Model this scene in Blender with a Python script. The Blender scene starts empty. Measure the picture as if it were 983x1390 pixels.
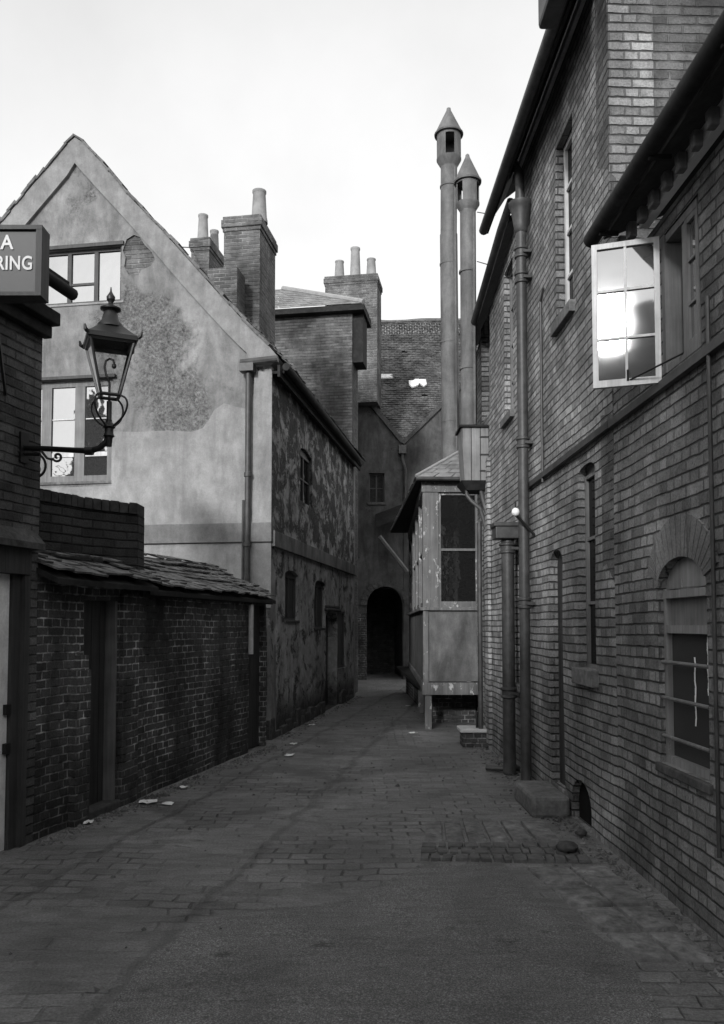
import bpy, math, random
from mathutils import Vector, noise
from mathutils.geometry import delaunay_2d_cdt
random.seed(7)
R = math.radians
S = bpy.context.scene
col = S.collection
# ------------------------------------------------------------------ camera
F, CX, CY, TH, H = 1100.0, 491.5, 794.0, R(2.8), 1.75
cam = bpy.data.cameras.new('camera'); co = bpy.data.objects.new('camera', cam); col.objects.link(co)
co.location = (0, 0, H); co.rotation_euler = (R(90) + TH, 0, 0)
cam.sensor_width = 36; cam.sensor_fit = 'VERTICAL'; cam.sensor_height = 36
cam.lens = F / 1390 * 36; cam.shift_y = (CY - 695) / 1390; cam.clip_start = .05; cam.clip_end = 3000
S.camera = co
# ------------------------------------------------------------------ sky, sun, exposure
SUN_EL, SUN_AZ = 19.3, 199.0          # low sun behind the camera, compass degrees from +Y
w = bpy.data.worlds.new('World'); S.world = w; w.use_nodes = True
nt = w.node_tree; nt.nodes.clear()
out = nt.nodes.new('ShaderNodeOutputWorld'); bg = nt.nodes.new('ShaderNodeBackground')
sky = nt.nodes.new('ShaderNodeTexSky'); sky.sky_type = 'NISHITA'; sky.sun_disc = False
sky.sun_elevation = R(SUN_EL); sky.sun_rotation = R(SUN_AZ)
sky.air_density = 1.0; sky.dust_density = 4.0; sky.ozone_density = 1.0
bw = nt.nodes.new('ShaderNodeRGBToBW')
gam = nt.nodes.new('ShaderNodeMath'); gam.operation = 'POWER'; gam.inputs[1].default_value = .42   # thin even overcast flattens the clear-sky gradient
cl_tc = nt.nodes.new('ShaderNodeTexCoord'); cl_n = nt.nodes.new('ShaderNodeTexNoise')
cl_n.inputs['Scale'].default_value = 2.6; cl_n.inputs['Detail'].default_value = 6; cl_n.inputs['Roughness'].default_value = .55
cl_r = nt.nodes.new('ShaderNodeMapRange'); cl_r.inputs[1].default_value = .35; cl_r.inputs[2].default_value = .65
cl_r.inputs[3].default_value = .80; cl_r.inputs[4].default_value = .92
mu = nt.nodes.new('ShaderNodeMath'); mu.operation = 'MULTIPLY'
L = nt.links.new
L(sky.outputs[0], bw.inputs[0]); L(bw.outputs[0], gam.inputs[0]); L(cl_tc.outputs['Generated'], cl_n.inputs[0])
L(cl_n.outputs[0], cl_r.inputs[0]); L(gam.outputs[0], mu.inputs[0]); L(cl_r.outputs[0], mu.inputs[1])
L(mu.outputs[0], bg.inputs[0]); L(bg.outputs[0], out.inputs[0])
bg.inputs[1].default_value = .15
sd = bpy.data.lights.new('sun', 'SUN'); sd.energy = .5; sd.angle = R(4); sd.color = (1, 1, 1)
so = bpy.data.objects.new('sun', sd); col.objects.link(so)
az = R(SUN_AZ); sv = Vector((math.sin(az) * math.cos(R(SUN_EL)), math.cos(az) * math.cos(R(SUN_EL)), math.sin(R(SUN_EL))))
so.rotation_euler = sv.to_track_quat('Z', 'Y').to_euler(); so.location = (0, -30, 30)
S.view_settings.view_transform = 'Standard'; S.view_settings.look = 'None'; S.view_settings.gamma = 1
S.view_settings.exposure = 2.55

# ------------------------------------------------------------------ geometry helpers
def ray(px, py):
    r = (px - CX) / F; v = -(py - CY) / F
    return Vector((r, math.cos(TH) - v * math.sin(TH), math.sin(TH) + v * math.cos(TH)))
def at(px, py, Y):
    d = ray(px, py); return Vector((0, 0, H)) + d * (Y / d.y)
def G(px, py):
    d = ray(px, py); p = Vector((0, 0, H)) + d * (-H / d.z); return Vector((p.x, p.y))
class Plane:                                     # a vertical plane: origin, direction u, normal n to the camera side
    def __init__(s, o, d):
        s.o = Vector((o[0], o[1])); s.d = Vector((d[0], d[1])).normalized()
        n = Vector((s.d.y, -s.d.x))
        if n.dot(-s.o) < 0: n = -n
        s.n = n
    def pt(s, u, z, off=0):
        q = s.o + s.d * u + s.n * off; return Vector((q.x, q.y, z))
    def hit(s, px, py, off=0):
        r = ray(px, py); o = s.o + s.n * off
        t = o.dot(s.n) / (r.x * s.n.x + r.y * s.n.y)
        q = Vector((r.x * t, r.y * t)) - o
        return q.dot(s.d), H + r.z * t
    def u(s, px, py=848, off=0): return s.hit(px, py, off)[0]
    def z(s, px, py, off=0): return s.hit(px, py, off)[1]
V3 = Vector
ORG = {}
def tagging(o, label, cat, group=None, kind=None):
    if label: o['label'] = label
    if cat: o['category'] = cat
    if group: o['group'] = group
    if kind: o['kind'] = kind
def thing(name, loc, label, cat, group=None):
    o = bpy.data.objects.new(name, None); col.objects.link(o); o.location = loc; o.empty_display_size = .2
    tagging(o, label, cat, group); ORG[o.name] = Vector(loc); return o
class M:
    def __init__(s): s.v = []; s.f = []; s.uv = []
    def face(s, pts, uv=None):
        pts = [Vector(p) for p in pts]; b = len(s.v); s.v += pts; s.f.append(list(range(b, b + len(pts))))
        if uv is None:
            n = (pts[1] - pts[0]).cross(pts[2] - pts[0])
            if n.length < 1e-12 and len(pts) > 3: n = (pts[2] - pts[0]).cross(pts[3] - pts[0])
            n.normalize() if n.length > 0 else None
            if abs(n.z) > .75: uv = [(p.x, p.y) for p in pts]
            else:
                t = Vector((-n.y, n.x, 0)); t.normalize()
                if t.y < 0 or (abs(t.y) < .3 and t.x < 0): t = -t
                uv = [(p.dot(t), p.z) for p in pts]
        s.uv.append(uv)
    def hexa(s, b, t):                           # bottom 4 and top 4 corners, same order
        s.face(b[::-1]); s.face(t)
        for i in range(4):
            j = (i + 1) % 4; s.face([b[i], b[j], t[j], t[i]])
    def box(s, o, a, b, c):
        o, a, b, c = map(Vector, (o, a, b, c))
        s.hexa([o, o + a, o + a + b, o + b], [o + c, o + a + c, o + a + b + c, o + b + c])
    def pbox(s, pl, u0, u1, z0, z1, f0, f1):     # box on a plane between offsets f0 and f1
        s.hexa([pl.pt(u0, z0, f0), pl.pt(u1, z0, f0), pl.pt(u1, z0, f1), pl.pt(u0, z0, f1)],
               [pl.pt(u0, z1, f0), pl.pt(u1, z1, f0), pl.pt(u1, z1, f1), pl.pt(u0, z1, f1)])
    def tube(s, path, r, seg=12, cap=True, a0=0):
        path = [Vector(p) for p in path]; n = len(path)
        rr = r if isinstance(r, (list, tuple)) else [r] * n
        rings = []; ref = None; run = 0
        for i, p in enumerate(path):
            t = (path[min(i + 1, n - 1)] - path[max(i - 1, 0)])
            t = t.normalized() if t.length > 1e-9 else Vector((0, 0, 1))
            if ref is None:
                ref = Vector((1, 0, 0)) if abs(t.x) < .8 else Vector((0, 1, 0))
            x = (ref - t * ref.dot(t)).normalized(); ref = x; y = t.cross(x)
            if i: run += (p - path[i - 1]).length
            rings.append(([p + (x * math.cos(a0 + 2 * math.pi * k / seg) + y * math.sin(a0 + 2 * math.pi * k / seg)) * rr[i] for k in range(seg)], run))
        for i in range(n - 1):
            a, ra = rings[i]; b, rb = rings[i + 1]
            for k in range(seg):
                j = (k + 1) % seg; w0 = k / seg * .6; w1 = (k + 1) / seg * .6
                s.face([a[k], a[j], b[j], b[k]], [(w0, ra), (w1, ra), (w1, rb), (w0, rb)])
        if cap:
            s.face(rings[0][0][::-1]); s.face(rings[-1][0])
    def lathe(s, c, prof, seg=20, a0=0, cap=True):
        c = Vector(c); rings = []
        for r, z in prof:
            rings.append([c + Vector((r * math.cos(a0 + 2 * math.pi * k / seg), r * math.sin(a0 + 2 * math.pi * k / seg), z)) for k in range(seg)])
        for i in range(len(prof) - 1):
            for k in range(seg):
                j = (k + 1) % seg
                s.face([rings[i][k], rings[i][j], rings[i + 1][j], rings[i + 1][k]],
                       [(k / seg, prof[i][1]), ((k + 1) / seg, prof[i][1]), ((k + 1) / seg, prof[i + 1][1]), (k / seg, prof[i + 1][1])])
        if cap:
            s.face(rings[0][::-1]); s.face(rings[-1])
    def build(s, name, mat, parent=None, label=None, cat=None, group=None, kind=None, org=None, smooth=None, bevel=0):
        o0 = ORG[parent.name] if parent else Vector(org) if org else Vector((0, 0, 0))
        me = bpy.data.meshes.new(name)
        me.from_pydata([tuple(p - o0) for p in s.v], [], s.f)
        ul = me.uv_layers.new(name='UVMap'); k = 0
        for uvs in s.uv:
            for q in uvs: ul.data[k].uv = (q[0], q[1]); k += 1
        me.materials.append(mat)
        import bmesh
        bm = bmesh.new(); bm.from_mesh(me)
        bmesh.ops.remove_doubles(bm, verts=bm.verts, dist=1e-5)
        bmesh.ops.recalc_face_normals(bm, faces=bm.faces) if not getattr(s, 'keep', False) else None
        bm.to_mesh(me); bm.free()
        if smooth:
            for p in me.polygons: p.use_smooth = True
            try: me.set_sharp_from_angle(angle=R(smooth))
            except Exception: pass
        o = bpy.data.objects.new(name, me); col.objects.link(o)
        if parent: o.parent = parent
        else: o.location = o0
        ORG[o.name] = o0
        tagging(o, label, cat, group, kind)
        if bevel:
            m = o.modifiers.new('bevel', 'BEVEL'); m.width = bevel; m.segments = 2; m.limit_method = 'ANGLE'; m.angle_limit = R(40)
        return o

def inside(p, poly):
    x, y = p; c = False; j = len(poly) - 1
    for i in range(len(poly)):
        xi, yi = poly[i]; xj, yj = poly[j]
        if (yi > y) != (yj > y) and x < (xj - xi) * (y - yi) / (yj - yi) + xi: c = not c
        j = i
    return c
def dist_poly(p, poly):
    best = 9; q = Vector(p)
    for i in range(len(poly)):
        a = Vector(poly[i]); b = Vector(poly[(i + 1) % len(poly)]); ab = b - a
        t = max(0, min(1, (q - a).dot(ab) / max(ab.length_squared, 1e-9))); best = min(best, (a + ab * t - q).length)
    return best
def wall_mesh(m, pl, outline, holes=(), depth=.3, step=0, wob=0, off=0, uoff=0, back=True, seed=0):
    polys = [list(outline)] + [list(h) for h in holes]
    pts = []; edges = []
    for poly in polys:
        # split long edges so that warped walls keep closed borders
        q = []
        for i in range(len(poly)):
            a = Vector(poly[i]); b = Vector(poly[(i + 1) % len(poly)]); n = max(1, int((b - a).length / step)) if step else 1
            for k in range(n): q.append(tuple(a + (b - a) * (k / n)))
        poly[:] = q
        b0 = len(pts); pts += [Vector(p) for p in poly]
        edges += [(b0 + i, b0 + (i + 1) % len(poly)) for i in range(len(poly))]
    if step:
        us = [p[0] for p in outline]; zs = [p[1] for p in outline]; x = min(us) + step / 2
        while x < max(us):
            y = min(zs) + step / 2
            while y < max(zs):
                p = (x + random.uniform(-.2, .2) * step, y + random.uniform(-.2, .2) * step)
                if inside(p, polys[0]) and not any(inside(p, h) for h in polys[1:]) and min(dist_poly(p, h) for h in polys) > step * .35: pts.append(Vector(p))
                y += step
            x += step
    vs, _, fs, *_ = delaunay_2d_cdt(pts, edges, [], 0, 1e-5)
    def P(u, z, o):
        w_ = 0
        if wob: w_ = wob * (noise.noise(Vector((u * .55 + seed, z * .55, 3.1))) + .35 * noise.noise(Vector((u * 2.1, z * 2.1 + seed, 7)))) 
        return pl.pt(u, z, o + w_)
    for f in fs:
        q = [vs[i] for i in f]; c = (sum(p.x for p in q) / len(q), sum(p.y for p in q) / len(q))
        if not inside(c, polys[0]) or any(inside(c, h) for h in polys[1:]): continue
        m.face([P(p.x, p.y, off) for p in q], [(p.x + uoff, p.y) for p in q])
        if back: m.face([pl.pt(p.x, p.y, off - depth) for p in q][::-1], [(p.x + uoff, p.y) for p in q][::-1])
    for poly in polys:
        for i in range(len(poly)):
            a = poly[i]; b = poly[(i + 1) % len(poly)]
            vert = abs(a[0] - b[0]) < abs(a[1] - b[1])
            if vert: uv = [(a[0], a[1]), (b[0], b[1]), (b[0] + depth, b[1]), (a[0] + depth, a[1])]
            else: uv = [(a[0], a[1]), (b[0], b[1]), (b[0], b[1] + depth), (a[0], a[1] + depth)]
            m.face([P(*a, off), P(*b, off), pl.pt(*b, off - depth), pl.pt(*a, off - depth)], uv)
def rect(u0, u1, z0, z1): return [(u0, z0), (u1, z0), (u1, z1), (u0, z1)]
def arched(u0, u1, z0, zs, rise, n=10):
    c = (u0 + u1) / 2; h = abs(u1 - u0) / 2; s = 1 if u1 > u0 else -1
    return [(u0, z0), (u1, z0)] + [(c + s * h * math.cos(math.pi * k / n), zs + rise * math.sin(math.pi * k / n)) for k in range(n + 1)]

# ------------------------------------------------------------------ materials (the film was black and white, so is everything here)
def newmat(name):
    m = bpy.data.materials.new(name); m.use_nodes = True; n = m.node_tree; n.nodes.clear()
    o = n.nodes.new('ShaderNodeOutputMaterial'); b = n.nodes.new('ShaderNodeBsdfPrincipled'); n.links.new(b.outputs[0], o.inputs[0])
    return m, n, b
class N:                                          # terse node graph
    def __init__(s, nt): s.t = nt
    def node(s, typ, ins=None, **kw):
        n = s.t.nodes.new(typ)
        for k, v in kw.items(): setattr(n, k, v)
        for k, v in (ins or {}).items():
            i = n.inputs[k]
            if hasattr(v, 'node'): s.t.links.new(v, i)
            else: i.default_value = v
        return n
    def math(s, op, a, b=0, c=None, clamp=False):
        n = s.node('ShaderNodeMath', {0: a, 1: b}, operation=op, use_clamp=clamp)
        if c is not None: n.inputs[2].default_value = c
        return n.outputs[0]
    def noise(s, vec, sc, det=4, rough=.6, dist=0):
        return s.node('ShaderNodeTexNoise', {'Vector': vec, 'Scale': sc, 'Detail': det, 'Roughness': rough, 'Distortion': dist}).outputs[0]
    def scale(s, vec, sc): return s.node('ShaderNodeMapping', {0: vec, 3: sc}).outputs[0]
    def rng(s, v, a, b, c, d, clamp=True): return s.node('ShaderNodeMapRange', {0: v, 1: a, 2: b, 3: c, 4: d}, clamp=clamp).outputs[0]
    def mix(s, f, a, b):
        n = s.node('ShaderNodeMix', data_type='FLOAT')
        for i, v in ((0, f), (2, a), (3, b)):
            if hasattr(v, 'node'): s.t.links.new(v, n.inputs[i])
            else: n.inputs[i].default_value = v
        return n.outputs[0]
    def uv(s): return s.node('ShaderNodeTexCoord').outputs['UV']
    def obj(s):
        return s.node('ShaderNodeNewGeometry').outputs['Position']
    def bump(s, h, dist, strength=1, nrm=None):
        n = s.node('ShaderNodeBump', {'Height': h, 'Distance': dist, 'Strength': strength})
        if nrm: s.t.links.new(nrm, n.inputs['Normal'])
        return n.outputs[0]
    def col(s, v):
        return s.node('ShaderNodeCombineColor', {0: v, 1: v, 2: v}).outputs[0]
def brick(name, lo, hi, mortar, bw_=.235, rh=.075, mw=.011, stain=.45, wear=.5, bump=.012, squash=1.0, sqf=2, offset=.5, warp=.014, rough=.9, patch=None, head=.7):
    m, t, b = newmat(name); g = N(t); uv = g.uv(); ob = g.obj()
    n1 = g.node('ShaderNodeTexNoise', {'Vector': ob, 'Scale': 1.3, 'Detail': 2.0})
    n2 = g.node('ShaderNodeTexNoise', {'Vector': ob, 'Scale': 17.0, 'Detail': 3.0})
    def add(vec, src, amt, c=.5):
        sub = g.node('ShaderNodeVectorMath', {0: src, 1: (c, c, c)}, operation='SUBTRACT').outputs[0]
        sc = g.node('ShaderNodeVectorMath', {0: sub, 1: (amt, amt, amt)}, operation='MULTIPLY').outputs[0]
        return g.node('ShaderNodeVectorMath', {0: vec, 1: sc}, operation='ADD').outputs[0]
    uv2 = add(add(uv, n1.outputs[1], warp * 2.2), n2.outputs[1], warp * .8)
    bt = g.node('ShaderNodeTexBrick', {'Vector': uv2, 'Color1': (0, 0, 0, 1), 'Color2': (1, 1, 1, 1), 'Mortar': (.5, .5, .5, 1), 'Scale': 1.0,
                'Mortar Size': mw, 'Mortar Smooth': .35, 'Bias': 0.0, 'Brick Width': bw_, 'Row Height': rh})
    bt.offset = offset; bt.squash = squash; bt.squash_frequency = sqf
    rnd = g.node('ShaderNodeSeparateColor', {0: bt.outputs[0]}).outputs[0]
    fine = g.noise(ob, 60, 5, .7); mid = g.noise(ob, 9, 4, .6); big = g.noise(ob, .8, 5, .6, .6); big2 = g.noise(g.scale(ob, (1, 1, .35)), 2.3, 4, .6)
    vv = g.node('ShaderNodeSeparateXYZ', {0: uv2}).outputs[1]; fv = g.math('ABSOLUTE', g.math('SUBTRACT', g.math('FRACT', g.math('DIVIDE', vv, rh)), .5))
    bed = g.rng(fv, .5 - mw / rh * .95, .5 - mw / rh * .30, 0, 1)          # level joints read stronger than the upright ones
    fac = g.math('MAXIMUM', bed, g.math('MULTIPLY', bt.outputs[1], g.rng(mid, .35, .6, head * .5, head)))
    br = g.rng(g.math('ADD', g.math('MULTIPLY', rnd, .55), g.math('MULTIPLY', mid, .65)), .2, 1.0, lo, hi)
    br = g.math('MULTIPLY', br, g.rng(fine, .3, .7, .62, 1.3))
    chip = g.rng(g.noise(ob, 26, 5, .75), .60, .66, 0, 1); br = g.math('MULTIPLY', br, g.rng(chip, 0, 1, 1, .6))
    mo = g.math('MULTIPLY', g.rng(mid, .35, .65, mortar * (1 - wear), mortar), g.rng(big2, .35, .6, 1 - wear, 1.1))
    c = g.mix(fac, br, mo)
    st = g.math('MULTIPLY', g.rng(big, .35, .65, 1 - stain, 1.12), g.rng(big2, .33, .62, 1 - stain * .7, 1.08))
    c = g.math('MULTIPLY', c, st)
    eff = g.math('MULTIPLY', g.rng(g.noise(ob, 1.5, 8, .72, .5), .60, .70, 0, 1), g.rng(fine, .4, .6, .1, .8)); c = g.mix(g.math('MULTIPLY', eff, .45), c, hi * 1.1)   # lime bloom
    t.links.new(g.col(c), b.inputs['Base Color']); b.inputs['Roughness'].default_value = rough; b.inputs['Specular IOR Level'].default_value = .25
    h = g.math('ADD', g.math('MULTIPLY', g.math('SUBTRACT', 1, fac), 1.0), g.math('MULTIPLY', g.math('ADD', g.math('MULTIPLY', rnd, .5), g.math('ADD', fine, mid)), .32))
    t.links.new(g.bump(h, bump), b.inputs['Normal'])
    return m
def plaster(name, lo, hi, streak=.3, bump=.006, patch=None, rough=.92, spots=.25, centre=None):
    """rendered wall: cloudy lime render; patch = (darker value, threshold) for scoured areas"""
    m, t, b = newmat(name); g = N(t); ob = g.obj()
    big = g.noise(ob, .7, 6, .6, .5); mid = g.noise(ob, 5, 5, .65); fine = g.noise(ob, 45, 4, .7)
    sk = g.noise(g.scale(ob, (1.5, 1.5, .35)), 1.9, 7, .68, .6)
    c = g.rng(big, .32, .68, lo, hi)
    c = g.math('MULTIPLY', c, g.rng(mid, .3, .7, 1 - spots, 1 + spots * .5))
    c = g.math('MULTIPLY', c, g.rng(fine, .3, .7, .88, 1.08))
    c = g.math('MULTIPLY', c, g.rng(sk, .35, .62, 1 - streak, 1.06))
    if patch:
        pn = g.noise(ob, patch[2], 8, .68, .3)
        for cc in (centre or ()):
            dv = g.node('ShaderNodeVectorMath', {0: ob, 1: cc[0]}, operation='DISTANCE').outputs[1]; pn = g.math('ADD', pn, g.rng(dv, 0, cc[1], cc[2], 0))
        crack = g.noise(ob, 2.2, 3, .5)
        pass; pf = g.rng(g.math('ADD', pn, g.math('MULTIPLY', g.math('SUBTRACT', g.noise(ob, 14, 6, .75), .5), .16)), patch[1], patch[1] + .10, 0, 1)
        rough_n = g.noise(ob, 24, 4, .75)
        pc = g.math('MULTIPLY', g.rng(rough_n, .32, .66, patch[0] * .4, patch[0] * 1.75), g.rng(mid, .3, .7, .65, 1.25))
        c = g.mix(pf, c, pc)
        h = g.math('ADD', g.math('MULTIPLY', pf, -.9), g.math('ADD', g.math('MULTIPLY', fine, .3), g.math('MULTIPLY', g.math('MULTIPLY', rough_n, pf), .9)))
    else: h = g.math('ADD', g.math('MULTIPLY', fine, .4), mid)
    t.links.new(g.col(c), b.inputs['Base Color']); b.inputs['Roughness'].default_value = rough; b.inputs['Specular IOR Level'].default_value = .2
    t.links.new(g.bump(h, bump), b.inputs['Normal']); return m
def peeling(name):
    """dark boarded / brick wall with old limewash flaking off in vertical strips"""
    m, t, b = newmat(name); g = N(t); ob = g.obj(); uv = g.uv()
    pn = g.noise(g.scale(ob, (1.6, 1.05, 1.25)), 2.3, 12, .74, .4)
    sep = g.node('ShaderNodeSeparateXYZ', {0: ob})
    z = sep.outputs[2]
    lowr = g.rng(z, 3.1, 3.25, 0, 1)                                     # above the string band far more is gone
    th = g.mix(lowr, .57, .50)
    foot = g.rng(g.math('ADD', z, g.math('MULTIPLY', pn, 1.2)), .85, 1.15, 1, 0)
    pf = g.math('MAXIMUM', g.rng(g.math('SUBTRACT', pn, th), -.01, .012, 0, 1), foot)
    fine = g.noise(ob, 50, 4, .7); mid = g.noise(ob, 7, 5, .65); vs = g.noise(g.scale(ob, (1.5, 1.0, .55)), 1.8, 7, .68)
    pl_ = g.math('MULTIPLY', g.rng(vs, .3, .7, .16, .42), g.rng(mid, .3, .7, .7, 1.2))
    pl_ = g.math('MULTIPLY', pl_, g.mix(lowr, .9, 1.0))
    un = g.math('MULTIPLY', g.rng(mid, .3, .7, .03, .09), g.rng(fine, .3, .7, .6, 1.3))
    und = g.math('MULTIPLY', g.rng(g.math('SUBTRACT', pn, th), -.055, -.045, 0, 1), g.rng(mid, .4, .6, .4, .9))
    pl_ = g.mix(und, pl_, g.math('MULTIPLY', g.rng(mid, .3, .7, .07, .14), g.rng(fine, .3, .7, .8, 1.15)))
    c = g.mix(pf, pl_, un)
    t.links.new(g.col(c), b.inputs['Base Color']); b.inputs['Roughness'].default_value = .9; b.inputs['Specular IOR Level'].default_value = .2
    h = g.math('ADD', g.math('MULTIPLY', pf, -1.0), g.math('MULTIPLY', g.math('ADD', fine, mid), .5))
    t.links.new(g.bump(h, .012), b.inputs['Normal']); return m
def wood(name, lo, hi, rough=.6, vert=True, scale=1, peel=0, peelc=.4, planks=0):
    m, t, b = newmat(name); g = N(t); ob = g.obj()
    gr = g.noise(g.scale(ob, (22, 22, .9) if vert else (3, 3, 22)), 1.3 * scale, 5, .65); mid = g.noise(ob, 4, 4, .6)
    c = g.math('MULTIPLY', g.rng(gr, .3, .7, lo, hi), g.rng(mid, .3, .7, .75, 1.15))
    h = gr
    if peel:
        p = g.rng(g.noise(g.scale(ob, (1, 1, .5)), 9, 8, .7), peel, peel + .03, 0, 1); c = g.mix(p, c, peelc); h = g.math('ADD', gr, p)
    if planks:
        uv = g.uv(); u = g.node('ShaderNodeSeparateXYZ', {0: uv}).outputs[0]
        fr = g.math('FRACT', g.math('DIVIDE', u, planks)); gap = g.rng(g.math('ABSOLUTE', g.math('SUBTRACT', fr, .5)), .44, .48, 0, 1)
        c = g.mix(gap, c, lo * .25); h = g.math('SUBTRACT', g.math('MULTIPLY', gr, .3), g.math('MULTIPLY', gap, 2))
    t.links.new(g.col(c), b.inputs['Base Color']); b.inputs['Roughness'].default_value = rough; b.inputs['Specular IOR Level'].default_value = .35
    t.links.new(g.bump(h, .003), b.inputs['Normal']); return m
def simple(name, v, rough=.6, metal=0, var=.2, sc=14, bump=.0015, spec=.4):
    m, t, b = newmat(name); g = N(t); ob = g.obj(); n = g.noise(ob, sc, 5, .65); n2 = g.noise(ob, sc * .2, 4, .6)
    c = g.math('MULTIPLY', g.rng(n, .3, .7, v * (1 - var), v * (1 + var)), g.rng(n2, .3, .7, 1 - var, 1 + var * .6))
    t.links.new(g.col(c), b.inputs['Base Color']); b.inputs['Roughness'].default_value = rough; b.inputs['Metallic'].default_value = metal
    b.inputs['Specular IOR Level'].default_value = spec
    t.links.new(g.bump(n, bump), b.inputs['Normal']); return m
def glass(name, refl=.5, dark=.02, wav=.002, rough=.02, sc=5):
    m, t, b = newmat(name); g = N(t); ob = g.obj()
    b.inputs['Base Color'].default_value = (dark, dark, dark, 1); b.inputs['Roughness'].default_value = .5; b.inputs['Specular IOR Level'].default_value = 0
    gl = g.node('ShaderNodeBsdfGlossy', {'Color': (.95, .95, .95, 1), 'Roughness': rough})
    n = g.noise(ob, sc, 2, .5); nb = g.bump(n, wav); t.links.new(nb, gl.inputs['Normal'])
    mx = g.node('ShaderNodeMixShader', {0: refl}); t.links.new(b.outputs[0], mx.inputs[1]); t.links.new(gl.outputs[0], mx.inputs[2])
    t.links.new(mx.outputs[0], [x for x in t.nodes if x.type == 'OUTPUT_MATERIAL'][0].inputs[0]); return m
def clear_glass(name):
    m, t, b = newmat(name); g = N(t)
    tr = g.node('ShaderNodeBsdfTransparent', {'Color': (.86, .86, .86, 1)}); gl = g.node('ShaderNodeBsdfGlossy', {'Color': (1, 1, 1, 1), 'Roughness': .04})
    fr = g.node('ShaderNodeFresnel', {'IOR': 1.6}); mx = g.node('ShaderNodeMixShader', {0: fr.outputs[0]})
    t.links.new(tr.outputs[0], mx.inputs[1]); t.links.new(gl.outputs[0], mx.inputs[2])
    t.links.new(mx.outputs[0], [x for x in t.nodes if x.type == 'OUTPUT_MATERIAL'][0].inputs[0]); return m
def paving(name, lo, hi, bw_=.62, rh=.42, mw=.012, bump=.01, joint=.02, jf=.6, grit=0, seams=()):
    m, t, b = newmat(name); g = N(t); ob = g.obj(); uv = g.uv()
    n1 = g.node('ShaderNodeTexNoise', {'Vector': ob, 'Scale': 2.2, 'Detail': 4.0})
    sub = g.node('ShaderNodeVectorMath', {0: n1.outputs[1], 1: (.5, .5, .5)}, operation='SUBTRACT').outputs[0]
    sc = g.node('ShaderNodeVectorMath', {0: sub, 1: (.16, .16, .16)}, operation='MULTIPLY').outputs[0]
    uv2 = g.node('ShaderNodeVectorMath', {0: uv, 1: sc}, operation='ADD').outputs[0]
    bt = g.node('ShaderNodeTexBrick', {'Vector': uv2, 'Color1': (0, 0, 0, 1), 'Color2': (1, 1, 1, 1), 'Mortar': (.5, .5, .5, 1), 'Scale': 1.0,
                'Mortar Size': mw, 'Mortar Smooth': .8, 'Brick Width': bw_, 'Row Height': rh})
    rnd = g.node('ShaderNodeSeparateColor', {0: bt.outputs[0]}).outputs[0]
    gate = g.rng(g.noise(ob, 1.1, 4, .6), .45, .62, .0, 1)               # joints trodden full of dirt in places
    fac = g.math('MULTIPLY', bt.outputs[1], gate)
    fine = g.noise(ob, 70, 5, .75); mid = g.noise(g.scale(ob, (.55, 2.2, 1)), 6, 8, .74); big = g.noise(ob, .9, 6, .62, .8)
    spot = g.rng(g.noise(g.scale(ob, (1, 2.2, 1)), 3.2, 7, .7), .60, .68, 0, 1)   # puddle stains and hollows
    c = g.math('MULTIPLY', g.rng(g.math('ADD', g.math('MULTIPLY', rnd, .22), g.math('MULTIPLY', mid, .78)), .25, .75, lo, hi), g.rng(big, .3, .7, .65, 1.25))
    c = g.math('MULTIPLY', c, g.rng(fine, .3, .7, .55, 1.4))
    c = g.math('MULTIPLY', c, g.rng(spot, 0, 1, 1, .5))
    if grit: c = g.math('MULTIPLY', c, g.rng(g.noise(ob, 130, 2, .6), .45, .68, .75, 1.9))
    h = g.math('ADD', g.math('MULTIPLY', fine, .5), g.math('MULTIPLY', mid, 1.1))
    c = g.mix(g.math('MULTIPLY', fac, jf), c, joint)
    h = g.math('SUBTRACT', h, fac)
    sp = g.node('ShaderNodeSeparateXYZ', {0: ob}); wob_ = g.math('MULTIPLY', g.math('SUBTRACT', g.noise(ob, 1.7, 5, .65), .5), .34)
    for (x0, y0, x1, y1, w_) in seams:                                     # worn joints between bands of paving
        L_ = math.hypot(x1 - x0, y1 - y0); nx, ny = (y1 - y0) / L_, -(x1 - x0) / L_
        d = g.math('ABSOLUTE', g.math('ADD', g.math('ADD', g.math('MULTIPLY', sp.outputs[0], nx), g.math('MULTIPLY', sp.outputs[1], ny)), g.math('ADD', wob_, -(x0 * nx + y0 * ny))))
        k = g.math('MULTIPLY', g.rng(d, w_ * .3, w_, 1, 0), g.rng(mid, .3, .6, .25, 1)); c = g.mix(g.math('MULTIPLY', k, .36), c, joint); h = g.math('SUBTRACT', h, k)
    t.links.new(g.col(c), b.inputs['Base Color'])
    t.links.new(g.rng(big, .3, .7, .5, .85), b.inputs['Roughness']); b.inputs['Specular IOR Level'].default_value = .3
    t.links.new(g.bump(h, bump), b.inputs['Normal']); return m

MB_R = brick('brick_tall', .15, .46, .10, squash=.5, sqf=2, mw=.0095, wear=.3, stain=.5, bump=.03, head=.7, warp=.018)
MB_W = brick('brick_wing', .11, .36, .085, bw_=.23, rh=.076, mw=.0095, squash=.5, sqf=2, wear=.3, stain=.55, bump=.03, head=.7, warp=.018)
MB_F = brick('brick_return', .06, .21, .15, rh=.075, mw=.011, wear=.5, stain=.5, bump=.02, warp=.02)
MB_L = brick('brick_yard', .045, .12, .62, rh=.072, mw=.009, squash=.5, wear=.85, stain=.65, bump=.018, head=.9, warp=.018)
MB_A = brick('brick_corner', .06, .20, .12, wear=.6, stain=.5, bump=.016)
MB_C = brick('brick_coped', .03, .075, .035, bw_=.26, rh=.088, mw=.012, wear=.5, stain=.4, bump=.025)
MB_CH = brick('brick_chimney', .08, .20, .32, wear=.5, stain=.45, bump=.015, mw=.013)
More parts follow.
